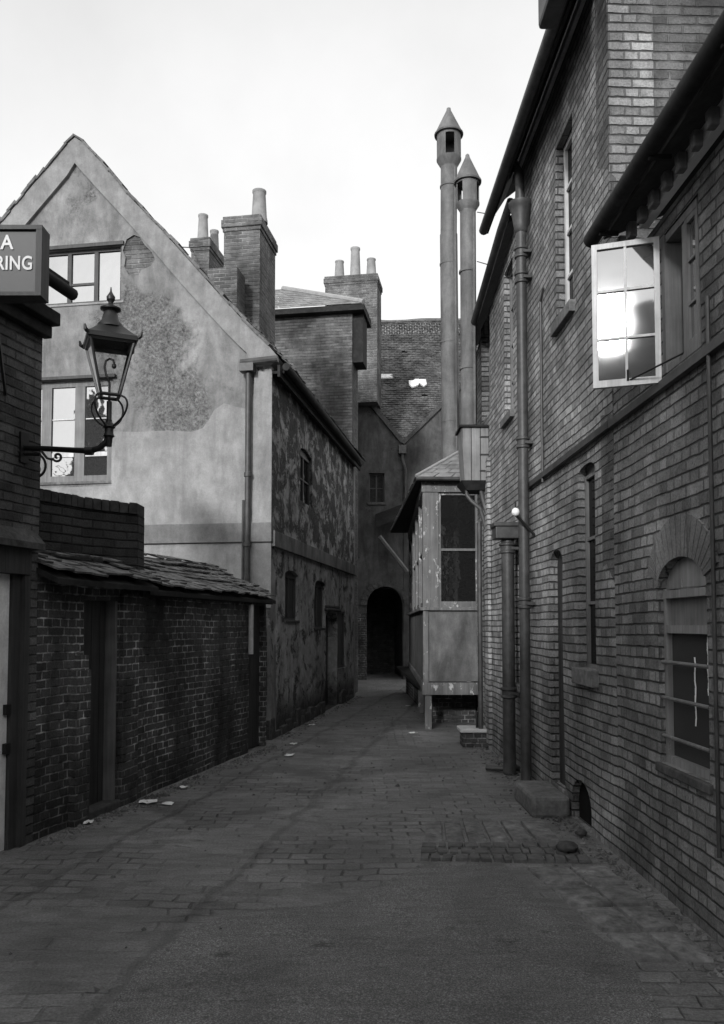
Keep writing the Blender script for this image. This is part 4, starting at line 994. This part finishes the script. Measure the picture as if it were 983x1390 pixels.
# ================================================================== brick tower house behind it
YE = 20.3
TW = thing('brick_tower', at(478, 900, YE) * 1.0, 'square brick upper storey with a shallow hipped slate roof behind the gabled house', 'house')
TW.location.z = 0; ORG[TW.name] = Vector(TW.location)
PE = Plane(at(478, 848, YE).xy, (-PDS.d.y, PDS.d.x))
ew = PE.u(350, 500); ez = PE.z(430, 424)
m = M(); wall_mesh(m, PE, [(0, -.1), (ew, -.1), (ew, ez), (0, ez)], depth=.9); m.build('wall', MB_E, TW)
PES = Plane(at(478, 848, YE).xy, PDS.d)
m = M(); m.pbox(PE, -.27, -.004, PE.z(478, 491), ez - .1, -.7, -.06); m.build('dark_side_box', MTAR, TW)  # dark box beside the right corner of the tower
e0 = PE.pt(-.33, ez + .06, .22); e1 = PE.pt(ew, ez + .06, .22); e2 = PE.pt(-.33, ez + .06, -1.1)
k0 = PE.pt(PE.u(372, 384), PE.z(372, 380) + .12, -.9); 
m = M(); tiles(m, e1, e0, k0, PE.pt(ew, k0.z, -.9), .3, .2, .012, jit=.2, seed=21); tiles(m, e0, e2, k0, k0, .3, .2, .012, jit=.2, seed=22)
rf = m.build('roof', MSLATE, TW)
m = M(); m.tube([e0 + V3((0, 0, .05)), k0 + V3((0, 0, .03))], .07, 8); m.build('hip_ridge', MLEAD, TW, smooth=40)
m = M(); m.hexa([e0 - V3((0, 0, .14)), e1 - V3((0, 0, .14)), PE.pt(ew, ez - .08, -1.1), e2 - V3((0, 0, .14))], [e0, e1, PE.pt(ew, ez + .06, -1.1), e2]); m.build('eave_board', MTAR, TW)

# ================================================================== house closing the alley, with the archway
YF = 25.8
PF = Plane(at(513, 848, YF).xy, (1, .05))
f = PF.hit
EH = thing('end_house', PF.pt(0, 0), 'dark rendered house closing the alley with an archway and a sagging tiled roof', 'house')
au0, au1 = PF.u(498, 870), PF.u(549, 870); asz = f(520, 822)[1]; ar = f(520, 796)[1] - asz
ws = (PF.u(501, 660), PF.u(522, 660), f(510, 682)[1], f(510, 642)[1])
ul = PF.u(440, 700); ur = PF.u(640, 700); uv_ = PF.u(547, 600)
zp = f(480, 523)[1]
m = M(); wall_mesh(m, PF, [(ul, -.1), (uv_, -.1), (uv_, f(545, 603)[1]), (PF.u(479, 523), zp), (ul, zp + 1.5)], [arched(au0, min(au1, uv_ - .02), -.05, asz, ar, 12)[:], rect(*ws)], depth=.35, step=.5, wob=.03)
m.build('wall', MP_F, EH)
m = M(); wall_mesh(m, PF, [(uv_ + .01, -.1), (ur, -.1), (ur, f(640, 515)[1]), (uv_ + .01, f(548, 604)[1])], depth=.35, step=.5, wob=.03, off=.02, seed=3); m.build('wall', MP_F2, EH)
window(PF, *ws, EH, off=-.15, cols=2, rows=2, fm=MFRAMED, gm=MTAR, sill=.08, sm=MSTONED, fw=.04)
# arch ring and dark passage
m = M(); cc = (au0 + au1) / 2; h_ = (au1 - au0) / 2; n = 13
for k in range(n):
    a0, a1 = math.pi * (k + .05) / n, math.pi * (k + .95) / n
    P = [(cc + (h_ + e) * math.cos(a), asz + (ar + e) * math.sin(a)) for a, e in ((a0, .0), (a1, .0), (a1, .2), (a0, .2))]
    m.hexa([PF.pt(*p, .0) for p in P], [PF.pt(*p, .055) for p in P])
m.build('arch_ring', MSTONED, EH)
m = M()
for (x0, x1) in ((au0 - .2, au0 - .003), (au1 + .003, au1 + .2)): m.pbox(PF, x0, x1, -.05, asz + ar + .1, -3.5, -.36)
m.pbox(PF, au0 - .2, au1 + .2, asz + ar + .1, asz + ar + .3, -3.5, -.36); m.pbox(PF, au0 - .2, au1 + .2, -.05, asz + ar + .1, -3.7, -3.503); m.build('passage', MB_E, EH)
m = M(); m.pbox(PF, PF.u(478, 850), au0 - .01, -.1, f(488, 832)[1], .004, .07); m.build('brick_plinth', MB_L, EH)
m = M(); a_ = at(478, 848, YE); m.box((a_.x - 2.5, YE + 1.0, -.1), (2.47, 0, 0), (0, 25.65 - YE - 1.0, 0), (0, 0, zp - .6)); m.build('side_wall', MP_F, EH)  # added wall, blocks light that fell through the gap onto the alley
# parapet copings
def coping(A, B, w_=.14, off=.0):
    A = Vector(A); B = Vector(B); e = (B - A).normalized(); nn = Vector((-e.y, e.x)); nn = nn if nn.y > 0 else -nn
    q = [A, B, B + nn * w_, A + nn * w_]; m = M(); m.hexa([PF.pt(p.x, p.y, -.4) for p in q], [PF.pt(p.x, p.y, .09 + off) for p in q]); m.build('coping', MTAR if 0 else MSTONED, EH)
coping(f(479, 523), f(545, 603)); coping(f(548, 604), (ur, f(640, 515)[1]), .12, .02)
# big roof
m = M(); YR0, YR1 = YF + .6, YF + 6.5
zr0 = at(545, 612, YR0).z; zr1 = at(560, 434, YR1).z
A = V3((-3.0, YR0, zr0)); B = V3((6.5, YR0, zr0)); C = V3((6.5, YR1, zr1 + .05)); D = V3((-3.0, YR1, zr1 - .2))
m.hexa([p - V3((0, 0, .62)) for p in (A, B, C, D)], [p - V3((0, 0, .52)) for p in (A, B, C, D)]); rfo = m.build('roof', MTAR, EH)
m = M(); tiles(m, A, B, C, D, .2, .125, .02, jit=.6, seed=31, sag=.16, drop=.002); m.build('roof_tiles', MTILE, rfo)
m = M(); m.tube([D.lerp(C, k / 14) + V3((0, 0, .03 * math.sin(k * 1.7) - .16 * 0)) for k in range(15)], .1, 8); m.build('ridge_tiles', MSTONE, rfo, smooth=40)
# slipped pale patches
for (px, py, a, b, lb) in ((521, 512, .36, .14, None), (514, 520, .10, .28, None), (563, 521, .18, .30, None), (574, 520, .16, .26, None)):
    t = (py - 612) / (434 - 612); Y = YR0 + (YR1 - YR0) * t * 1.08; p = at(px, py, Y); p.z += .0
    n_ = (B - A).cross(D - A).normalized(); n_ = n_ if n_.z > 0 else -n_
    # drop point on the roof plane then lift
    dd = ray(px, py); tt = (A - V3((0, 0, H))).dot(n_) / dd.dot(n_); p = V3((0, 0, H)) + dd * tt + n_ * .07
    ex = V3((1, 0, 0)); ey = (D - A); ey.x = 0; ey.normalize(); m = M(); n = 9; rr = random.Random(px)
    ring = [p + (ex * math.cos(2 * math.pi * k / n) * a + ey * math.sin(2 * math.pi * k / n) * b) * rr.uniform(.55, 1.3) for k in range(n)]
    for k in range(n): m.face([ring[k], ring[(k + 1) % n], p + n_ * .06]); m.face([ring[k], ring[(k + 1) % n], ring[(k + 1) % n] - n_ * .06, ring[k] - n_ * .06])
    m.build('mortar_patch', MPALE, EH)
# dark left slope behind the tower side
stack(EH, 441, 512, 371, 545, 25.2, .95, PDF, pots=((.12, .3, .66, .155), (.42, .3, .98, .17), (.70, .3, .66, .155)) if 0 else ((.14, .35, .62, .16), (.45, .35, 1.02, .17), (.76, .35, .62, .16)), mat=MB_CH)
# valley pipe
m = M(); a = f(546, 610, .12); m.tube([PF.pt(a[0], a[1] + .1, .12), PF.pt(a[0], a[1] - .3, .14), PF.pt(PF.u(550, 650), f(550, 640)[1], .14), PF.pt(PF.u(549, 650), f(549, 700)[1], .14)], .05, 8); m.pbox(PF, a[0] - .12, a[0] + .12, a[1] - .15, a[1] + .12, .03, .25); m.build('rain_hopper', MPIPE, EH, smooth=30)
# lean-to canopy on a strut
m = M(); c0 = at(510, 716, YF - .9); c1 = at(553, 700, YF - .9)
m.hexa([c0, c1, c1 + V3((0, .8, .35)), c0 + V3((0, .8, .35))], [p + V3((0, 0, .17)) for p in (c0, c1, c1 + V3((0, .8, .35)), c0 + V3((0, .8, .35)))]); m.build('canopy', MTAR, EH)
m = M(); m.tube([at(515, 728, YF - .8), at(553, 776, YF - .3)], .07, 6); m.build('canopy_strut', MFRAME, EH)

# ================================================================== LEFT: corner building, sign, lamp
uA0 = -6.5; uA1 = PL.u(55, 600)
zA = PL.z(57, 440)
CB = thing('corner_building', PL.pt(-1, 0), 'brick corner building at the left edge with a whitewashed door under a timber lintel', 'building')
dz1 = PL.z(20, 779); du1 = PL.u(20, 900); du0 = du1 - 1.15
m = M(); wall_mesh(m, PL, [(uA0, -.1), (uA1, -.1), (uA1, zA), (uA0, zA)], [rect(du0 - .1, PL.u(38, 900), -.05, PL.z(30, 745))], depth=.3, step=.5, wob=.02)
m.build('wall', MB_A, CB)
m = M(); m.pbox(PL, uA1 - .01, uA1 - .3, -.1, zA, -4, -.303); m.pbox(PL, uA0, uA0 + .3, -.1, zA, -4, -.303); m.build('wall', MB_A, CB)
m = M(); m.pbox(PL, du0, du1, .01, dz1, -.12, -.06); dd_ = m.build('door', MPALE, CB)
for z in (.75, 1.05):
    m = M(); m.box(PL.pt(du1 - .05, z, -.058), PL.d.to_3d() * .06, PL.n.to_3d() * .03, (0, 0, .08)); m.build('door_hinge', MIRON, dd_)
m = M(); uf0, uf1 = du1 + .005, PL.u(38, 900) - .003
m.pbox(PL, uf0, uf0 + .09, 0, dz1, -.2, -.03); m.pbox(PL, uf0 + .09, uf1, 0, dz1, -.2, .01); m.pbox(PL, du0 - .1, du0 - .005, 0, dz1, -.2, .01)
m.pbox(PL, du0 - .1, uf1, dz1 + .002, PL.z(30, 745) - .003, -.2, .02); m.build('door_frame', MFRAMED, CB)
m = M(); zc = PL.z(30, 745)
ua = du0 - .3; ub_ = uf1 + .06
m.hexa([PL.pt(ua, zc, .002), PL.pt(ub_, zc, .002), PL.pt(ub_, zc, .1), PL.pt(ua, zc, .1)], [PL.pt(ua, zc + .16, .002), PL.pt(ub_, zc + .16, .002), PL.pt(ub_, zc + .05, .1), PL.pt(ua, zc + .05, .1)]); m.build('door_hood', MSTONED, CB)
# eave: cornice, gutter, roof
m = M(); m.pbox(PL, uA0, uA1 + .02, zA - .12, zA - .02, .003, .08); m.pbox(PL, uA0, uA1 + .03, zA - .02, zA + .09, -.3, .15); m.build('cornice', MTAR, CB, bevel=.01)
gl_ = PL.hit(99, 400, .30)
m = M(); zg = gl_[1] + .12; A = PL.pt(uA0, zg - .1, .28); B = PL.pt(gl_[0] - .02, zg - .1, .28); C = PL.pt(gl_[0] - .02, zg + 1.1, -2.6 + .6); D = PL.pt(uA0, zg + 1.1, -2.0)
m.hexa([A, B, C, D], [p + V3((0, 0, .08)) for p in (A, B, C, D)]); m.pbox(PL, uA0, uA1 + .0, zA + .088, zA + .28, -.3, -.02); m.build('roof', MTAR, CB)
m = M(); m.tube([PL.pt(uA0, gl_[1], .30), PL.pt(gl_[0], gl_[1], .30)], .05, 10); m.build('gutter', MTAR, CB, smooth=40)
# sign
Ys = 4.6
s0 = at(-235, 402, Ys); s1 = at(59, 308, Ys); hsg = s1.z - s0.z
SG = thing('shop_sign', (s0.x + .6, Ys, s0.z), 'dark painted board sign with pale capital letters fixed under the eave at the left edge', 'sign')
m = M(); m.box((s0.x, Ys, s0.z), (s1.x - s0.x - .02, 0, 0), (0, .09, 0), (0, 0, hsg)); m.build('board', MSIGN, SG)
m = M(); fr_ = .022
m.box((s0.x, Ys - .02, s1.z - fr_), (s1.x - s0.x, 0, 0), (0, .12, 0), (0, 0, fr_ + .003)); m.box((s0.x, Ys - .02, s0.z - .003), (s1.x - s0.x, 0, 0), (0, .12, 0), (0, 0, fr_)); m.box((s1.x - .035, Ys - .018, s0.z + fr_ - .003), (.035, 0, 0), (0, .116, 0), (0, 0, hsg - 2 * fr_ + .006))
m.build('sign_frame', MFRAMED, SG)
m = M(); m.tube([(s1.x - .3, Ys + .05, s0.z), PL.pt(PL.u(10, 420), s0.z - .12, .0)], .012, 6); m.build('sign_bracket', MIRON, SG)
def letters(txt, px_r, py_b, capx, cond):
    cu = bpy.data.curves.new('letters', 'FONT'); cu.body = txt; cu.size = 1; cu.extrude = .012; cu.offset = .018; cu.space_character = 1.06
    ob = bpy.data.objects.new('letters_tmp', cu); col.objects.link(ob); bpy.context.view_layer.update()
    dg = bpy.context.evaluated_depsgraph_get(); me = bpy.data.meshes.new_from_object(ob.evaluated_get(dg)); col.objects.unlink(ob); bpy.data.objects.remove(ob)
    xs = [v.co.x for v in me.vertices]; ys = [v.co.y for v in me.vertices]; k = capx / F * Ys / (max(ys) - min(ys)); kx = k * cond
    r0 = at(px_r, py_b, Ys)
    for v in me.vertices:
        x, y, z = v.co; v.co = V3(((x - max(xs)) * kx + r0.x, Ys - .006 - z * k * .5, (y - min(ys)) * k + r0.z)) - ORG[SG.name]
    me.materials.append(MSIGNL); o = bpy.data.objects.new('lettering', me); col.objects.link(o); o.parent = SG
letters('A', 19, 339, 20.5, .9); letters('RING', 44, 367, 20, .78)

# lamp
lp = PL.hit(31, 608, 0); base = PL.pt(lp[0], lp[1])
LC = at(148, 575, 6.2); s = 6.2 / F
LM = thing('street_lamp', base, 'black iron gas lantern on a scrolled wall bracket over the left side of the alley', 'street lamp')
Z = lambda py: at(148, py, LC.y).z
Xp = lambda px, py=590: at(px, py, LC.y)
# bracket
m = M(); e = LC.copy()
arm = [base + V3((0, 0, 0)), at(60, 609, base.y + (LC.y - base.y) * .25), at(100, 611, base.y + (LC.y - base.y) * .6), at(122, 612, LC.y), at(135, 608, LC.y), at(144, 600, LC.y), at(147.5, 590, LC.y), at(148, 570, LC.y)]
m.tube(arm, [.022, .022, .022, .024, .024, .024, .024, .024], 10)
c = at(121, 612, LC.y); m.tube([c - V3((.03, 0, 0)), c + V3((.03, 0, 0))], .034, 10)
m.box(base + PL.d.to_3d() * -.05 + V3((0, 0, -.12)), PL.d.to_3d() * .1, PL.n.to_3d() * .02, (0, 0, .24))
m.tube([at(27, 565, base.y), at(29, 600, base.y), at(30, 612, base.y)], [.012, .02, .02], 8)
m.tube([base + V3((-.2, -.3, .02)), base + V3((.02, 0, -.05)), at(55, 617, base.y - .03)], .014, 8)
m.build('bracket_arm', MIRON, LM, smooth=45)
m = M()
def curl(cx, cy, r0, r1, a0, a1, n=22, Y=LC.y, rad=.008, mm=None):
    P = []
    for k in range(n + 1):
        t = k / n; a = R(a0 + (a1 - a0) * t); rr_ = r0 + (r1 - r0) * t; P.append(at(cx + rr_ * math.cos(a), cy - rr_ * math.sin(a), Y))
    (mm or m).tube(P, rad, 7)
Yw = base.y + (LC.y - base.y) * .4
curl(78, 620, 7, 1.5, 200, 620, Y=Yw, rad=.010); curl(45, 632, 17, 17, -60, 50, Y=Yw, rad=.010); m.tube([at(56, 612, Yw), at(64, 622, Yw), at(71, 624, Yw)], .01, 7)
m.build('scroll', MIRON, LM, smooth=45)
# cradle arms and socket
m = M(); m.lathe((LC.x, LC.y, 0), [(.024, Z(606)), (.03, Z(594)), (.045, Z(592)), (.035, Z(588)), (.035, Z(582)), (.05, Z(580)), (.035, Z(575)), (.02, Z(572)), (.02, Z(545))], 14); m.build('socket', MIRON, LM, smooth=45)
# lantern frame: rotated square, tapering down
rot = R(24); Rt = 36 * s * 1.12; Rb = 15.5 * s * 1.12; zt_, zb_ = Z(468), Z(538)
cr = lambda r, z, k: V3((LC.x + r * math.cos(rot + math.pi / 2 * k - R(45) + R(0)), LC.y + r * math.sin(rot + math.pi / 2 * k - R(45)), z))
m = M()
for k in range(4):
    m.tube([cr(Rb, zb_, k), cr(Rt, zt_, k)], .011, 6)
    m.tube([cr(Rb, zb_, k), cr(Rb, zb_, k + 1)], .014, 6); m.tube([cr(Rt, zt_, k), cr(Rt, zt_, k + 1)], .018, 6)
    # open cradle straps from the frame foot to the socket
    a = cr(Rb, zb_, k); o_ = (a - V3((LC.x, LC.y, a.z))).normalized()
    P = [a, a + o_ * .055 + V3((0, 0, -.03)), a + o_ * .07 + V3((0, 0, -.09)), a + o_ * .03 + V3((0, 0, -.17)), V3((LC.x, LC.y, Z(580))) + o_ * .03]
    Q = []
    for i in range(len(P) - 1):
        p0, p1, p2, p3 = P[max(0, i - 1)], P[i], P[i + 1], P[min(len(P) - 1, i + 2)]
        for t in (0, .25, .5, .75): Q.append(.5 * ((2 * p1) + (p2 - p0) * t + (2 * p0 - 5 * p1 + 4 * p2 - p3) * t * t + (3 * p1 - p0 - 3 * p2 + p3) * t ** 3))
    m.tube(Q + [P[-1]], .008, 7)
m.build('lantern_frame', MIRON, LM, smooth=45)
for k in range(4):
    m = M(); m.face([cr(Rb, zb_, k), cr(Rb, zb_, k + 1), cr(Rt, zt_, k + 1), cr(Rt, zt_, k)]); m.build('pane', MGLCLR, LM)
# roof of lantern
m = M(); R2 = Rt * 1.16
prof = [(Rt * 1.02, zt_ - .01), (R2, zt_ + .0), (R2, zt_ + .035), (Rt * .98, zt_ + .055), (Rt * .45, Z(444)), (Rt * .36, Z(441))]
rg = [[cr(r, z, k) for k in range(4)] for r, z in prof]
for a, b in zip(rg, rg[1:]):
    for k in range(4): m.face([a[k], a[(k + 1) % 4], b[(k + 1) % 4], b[k]])
m.face(rg[-1])
m.lathe((LC.x, LC.y, 0), [(.105, Z(446)), (.1, Z(442)), (.07, Z(436)), (.058, Z(428)), (.05, Z(424)), (.062, Z(422)), (.078, Z(421)), (.08, Z(419)), (.06, Z(417)), (.035, Z(415)), (.018, Z(412)), (.02, Z(410)), (.032, Z(407)), (.033, Z(403)), (.018, Z(399)), (.008, Z(396)), (.004, Z(390))], 16)
for k in range(4):
    a = cr(R2, zt_ + .02, k); o_ = (a - V3((LC.x, LC.y, a.z))).normalized(); m.tube([a, a + o_ * .02 + V3((0, 0, .012)), a + o_ * .03 + V3((0, 0, .045))], [.016, .015, .008], 7)
m.build('lantern_roof', MIRON, LM, smooth=30)
m = M(); P = [V3((LC.x, LC.y, Z(575))), V3((LC.x, LC.y, Z(520)))] + [at(148 + dx_, yy, LC.y) for dx_, yy in ((-4, 508), (-6, 498), (-4, 490), (1, 487), (6, 489), (7, 494))]
m.tube(P, .009, 7); m.lathe(at(155, 497, LC.y), [(.008, -.02), (.018, -.01), (.018, .01), (.008, .02)], 10); m.build('gas_burner', MIRON, LM, smooth=45)

# ================================================================== LEFT: yard wall with tile-capped roof, doors
YW = thing('yard_wall', PL.pt(uA1 + 1.5, 0), 'low dark brick outbuilding with ragged tile roof and plank doors on the left', 'outbuilding')
ue_ = PL.u(362, 900); ze0 = PL.z(60, 800); zeL = 2.14
d0, d1 = PL.u(112, 950), PL.u(158, 950); e0_, e1_ = PL.u(337, 930), PL.u(359, 930)
dt = PL.z(135, 815)
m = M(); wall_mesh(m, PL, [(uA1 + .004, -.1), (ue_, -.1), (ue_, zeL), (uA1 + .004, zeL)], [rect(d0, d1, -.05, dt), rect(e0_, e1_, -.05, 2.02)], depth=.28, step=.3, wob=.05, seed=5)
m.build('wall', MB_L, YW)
m = M(); m.pbox(PL, uA1 + .004, ue_, zeL - .5, zeL - .02, -1.3, -1.1); m.pbox(PL, uA1 + .01, ue_, -.1, zeL - .03, -1.32, -.95); m.build('rear_wall', MB_L, YW)
# broken buttress beside the door
m = M(); b0_ = PL.u(92, 1000)
m.pbox(PL, b0_, d0 - .003, -.05, 1.35, .0, .085); m.pbox(PL, b0_ + .08, d0 - .004, 1.35, 1.48, .0, .06); m.pbox(PL, PL.u(160, 950), PL.u(182, 950), -.05, 2.05, .0, .05); m.build('buttress', MB_L, YW)
m = M(); m.pbox(PL, d0, d1 - .07, .06, dt, -.14, -.09); dd_ = m.build('door', MDOOR, YW)
m = M(); m.pbox(PL, d1 - .045, d1 - .002, .0, dt, -.13, .0); m.build('door_post', MFRAME, dd_)
m = M(); m.pbox(PL, d0 - .02, d1 + .02, -.02, .09, -.25, .06); m.build('threshold', MSTONED, YW, bevel=.02)
m = M(); m.pbox(PL, e0_, e1_, .03, 2.02, -.14, -.08); m.build('door', MDOOR, YW)
m = M(); u5 = PL.u(335, 860); m.tube([PL.pt(u5, 1.35, .06), PL.pt(u5, 2.02, .06)], .035, 8); m.build('drainpipe', MPIPEL, YW, smooth=40)
# roof: two stretches
def leanto(ua, ub_, ze_, zt_, back, front, seed, th, jit, ex):
    m = M(); A = PL.pt(ua, ze_, front); B = PL.pt(ub_, ze_, front); C = PL.pt(ub_, zt_, -back); D = PL.pt(ua, zt_, -back)
    tiles(m, A, B, C, D, .24, ex, th, jit=jit, seed=seed, sag=.05); rf_ = m.build('roof', MSTILE, YW)
    m = M(); lo = V3((0, 0, -.045)); m.hexa([p + lo + lo for p in (A, B, C, D)], [p + lo for p in (A, B, C, D)]); m.build('roof_boards', MTAR, rf_)
uk = PL.u(183, 790)
leanto(uA1 - .02, uk + .12, zeL + .03, zeL + .28, .36, .20, 41, .018, .9, .13)
leanto(uk + .1, ue_ + .05, zeL - .0, zeL + .50, .95, .12, 43, .018, .9, .14)
m = M(); m.pbox(PL, uk, ue_, zeL - .10, zeL - .03, .052, .09); m.build('eave_beam', MTAR, YW)

# coped brick wall behind it
pts = [at(188, 700, 8.55), at(150, 700, 8.35), at(115, 700, 8.1), at(80, 700, 7.8), at(40, 700, 7.5), at(10, 700, 7.3)]
zc_ = at(186, 698, 8.5).z
m = M(); run = 0; cp = M()
inn = V3((.0, .24, 0))
for a, b in zip(pts, pts[1:]):
    L_ = (b.xy - a.xy).length; A = V3((a.x, a.y, 1.9)); B = V3((b.x, b.y, 1.9)); At = V3((a.x, a.y, zc_)); Bt = V3((b.x, b.y, zc_))
    m.face([A, B, Bt, At], [(run, 1.9), (run + L_, 1.9), (run + L_, zc_), (run, zc_)]); m.face([A + inn, B + inn, Bt + inn, At + inn], [(run, 1.9), (run + L_, 1.9), (run + L_, zc_), (run, zc_)])
    m.face([At, Bt, Bt + inn, At + inn]); run += L_
    n = max(1, int(L_ / .082))
    for k in range(n):
        p, q_ = At.lerp(Bt, (k + .06) / n), At.lerp(Bt, (k + .94) / n); h_ = V3((0, 0, .115 + random.uniform(-.006, .006))); o_ = V3((0, -.03, .003))
        cp.hexa([p + o_, q_ + o_, q_ + inn + V3((0, .02, .003)), p + inn + V3((0, .02, .003))], [p + o_ + h_, q_ + o_ + h_, q_ + inn + h_ + V3((0, .02, .003)), p + inn + h_ + V3((0, .02, .003))])
a = pts[0]; m.face([(a.x, a.y, 1.9), (a.x, a.y + .24, 1.9), (a.x, a.y + .24, zc_), (a.x, a.y, zc_)])
GW = thing('garden_wall', (pts[0].x, pts[0].y, 1.9), 'curved dark brick wall topped with bricks on edge between corner building and gabled house', 'wall')
m.build('wall', MB_C, GW); cp.build('coping', MB_C if 0 else simple('coping_brick', .05, .9, var=.5, sc=10, bump=.004, spec=.2), GW, bevel=.006)

# ================================================================== scraps of paper on the paving
for i, (px, py, w_, l_, a_, lb) in enumerate(((201, 1092, .17, .09, 10, 'largest pale sheet of paper on the paving left of the alley'), (229, 1094, .10, .06, -20, 'small pale scrap of paper just right of the largest sheet'),
        (250, 1072, .09, .05, 30, 'torn scrap of paper at the foot of the yard wall'), (424, 986, .12, .05, 5, 'thin paper scrap near the rendered wall in mid alley'),
        (398, 1012, .10, .07, 15, 'faint paper scrap on the paving near the plank door'), (393, 1028, .11, .08, -10, 'grubby paper scrap in the open left part of the paving'),
        (561, 998, .11, .08, 40, 'crumpled paper scrap beside the corner post of the annexe'), (554, 960, .10, .06, 0, 'distant paper scrap under the side of the annexe'), (120, 1181 - 60, .07, .06, 0, 'tiny white scrap by the left plank door step'))):
    p = G(px, py); m = M(); c, s_ = math.cos(R(a_)), math.sin(R(a_)); n = 4; grid = {}
    rr = random.Random(i + 70)
    for x in range(n + 1):
        for y in range(n + 1):
            X_ = (x / n - .5) * w_ + rr.uniform(-.004, .004); Y_ = (y / n - .5) * l_ * 1.6 + rr.uniform(-.004, .004)
            grid[x, y] = V3((p.x + X_ * c - Y_ * s_, p.y + X_ * s_ + Y_ * c, zf(p.x, p.y) + .012 + .018 * (noise.noise(V3((x * .8, y * .8, i * 3.3))) + .5)))
    for x in range(n):
        for y in range(n): m.face([grid[x, y], grid[x + 1, y], grid[x + 1, y + 1], grid[x, y + 1]])
    m.keep = True
    m.build('paper_scrap', MPAPER, org=(p.x, p.y, .01), label=lb, cat='litter', group='scraps of paper dropped on the paving')

# ================================================================== houses across the street, behind the camera (seen mirrored in the panes)
def backhouse(x0, x1, y, d, ze_, zr_, lb, chim=()):
    T_ = thing('facing_house', (x0, y, 0), lb, 'house', 'houses across the street reflected in the window panes')
    m = M(); m.box((x0, y - d, 0), (x1 - x0, 0, 0), (0, d, 0), (0, 0, ze_)); m.build('wall', MB_E, T_)
    m = M(); m.hexa([V3((x0 - .2, y + .2, ze_)), V3((x1 + .2, y + .2, ze_)), V3((x1 + .2, y - d - .2, ze_)), V3((x0 - .2, y - d - .2, ze_))],
                    [V3((x0 + .4, y - d / 2 + .05, zr_)), V3((x1 - .4, y - d / 2 + .05, zr_)), V3((x1 - .4, y - d / 2 - .05, zr_)), V3((x0 + .4, y - d / 2 - .05, zr_))]); m.build('roof', MTILE, T_)
    for cx, hh in chim:
        m = M(); m.box((cx, y - d / 2 - .4, zr_ - 1), (.9, 0, 0), (0, .8, 0), (0, 0, hh + 1)); m.build('chimney', MB_CH, T_)
backhouse(-9, -2.2, -11, 7, 7.0, 10.5, 'tiled house across the street with one tall stack, seen only mirrored in the panes', ((-4.5, 1.0),))
backhouse(-1.9, 2.2, -11.5, 7, 5.6, 8.6, 'narrow lower house across the street between two taller ones', ((.9, .9),))
backhouse(2.5, 9, -11, 7, 7.0, 9.9, 'wide tiled house across the street with two stacks', ((4.2, .9), (7.2, 1.1)))

def tree(x, y, h, r_, seed, lb):
    rr = random.Random(seed); T_ = thing('garden_tree', (x, y, 0), lb, 'tree', 'trees mirrored in the gable windows')
    m = M(); m.tube([(x, y, 0), (x + .1, y, h * .4), (x, y + .1, h * .75), (x, y, h * .95)], [.22, .17, .09, .03], 9)
    for k in range(9):
        a = k * 2.4; z = h * (.3 + .06 * k); m.tube([(x, y, z), (x + math.cos(a) * r_ * .45, y + math.sin(a) * r_ * .45, z + .5), (x + math.cos(a) * r_ * .8, y + math.sin(a) * r_ * .8, z + .7)], [.06, .04, .015], 6)
    m.build('trunk', MFRAMED, T_, smooth=50)
    m = M()
    for k in range(9000):
        t = rr.random() ** .8; z = h * (.22 + .80 * t); q = r_ * (1.05 - t) ** .75 * (.75 + .4 * noise.noise(V3((math.cos(k) * 2, t * 5, seed)))); a = k; d = q * rr.random() ** .4
        c = V3((x + d * math.cos(a), y + d * math.sin(a), z + rr.uniform(-.1, .1))); u_ = V3((rr.uniform(-1, 1), rr.uniform(-1, 1), rr.uniform(-.6, .6))).normalized() * .12; v_ = u_.cross(V3((rr.uniform(-1, 1), rr.uniform(-1, 1), rr.uniform(-1, 1)))).normalized() * .07
        m.face([c - u_, c + v_, c + u_, c - v_])
    m.keep = True; m.build('crown', simple('leaf', .05, .8, var=.4), T_)
tree(-16.5, -3.5, 10.6, 2.3, 3, 'pointed dark tree in a yard left of the camera, seen mirrored in the gable window')
tree(-21.5, -4.5, 10.9, 3.0, 5, 'broader dark tree in the yard further left, seen mirrored in the gable window')

m = M(); rr = random.Random(77)
def bit(x, y, z, q):
    a = rr.uniform(0, 6.28); pts_ = [V3((x + q * math.cos(a + k * 1.57) * rr.uniform(.6, 1.3), y + q * math.sin(a + k * 1.57) * rr.uniform(.6, 1.3), z)) for k in range(4)]
    top = V3((x, y, z + q * rr.uniform(.5, 1.0)))
    for k in range(4): m.face([pts_[k], pts_[(k + 1) % 4], top])
for k in range(2600):
    if k % 3 == 0: u = rr.uniform(PL.u(40, 900), PL.u(360, 900)); P_ = PL.pt(u, 0, .08 + abs(rr.gauss(0, .10)))
    elif k % 3 == 1: u = rr.uniform(-.8, uf); P_ = PR.pt(u, 0, .04 + abs(rr.gauss(0, .13)))
    else:
        u = rr.uniform(0, dl); P_ = PDS.pt(u, 0, .07 + abs(rr.gauss(0, .09)))
        if rr.random() < .35: P_ = V3((rr.uniform(-2, 1.7), rr.uniform(3.8, 18), 0))
    bit(P_.x, P_.y, zf(P_.x, P_.y) + .004, rr.uniform(.006, .022) * (1.5 if rr.random() < .08 else 1))
m.build('grit', simple('grit_stone', .12, .9, var=.7, sc=5), kind='stuff', label='grit, mortar crumbs and dead leaves gathered along the wall feet', cat='grit')
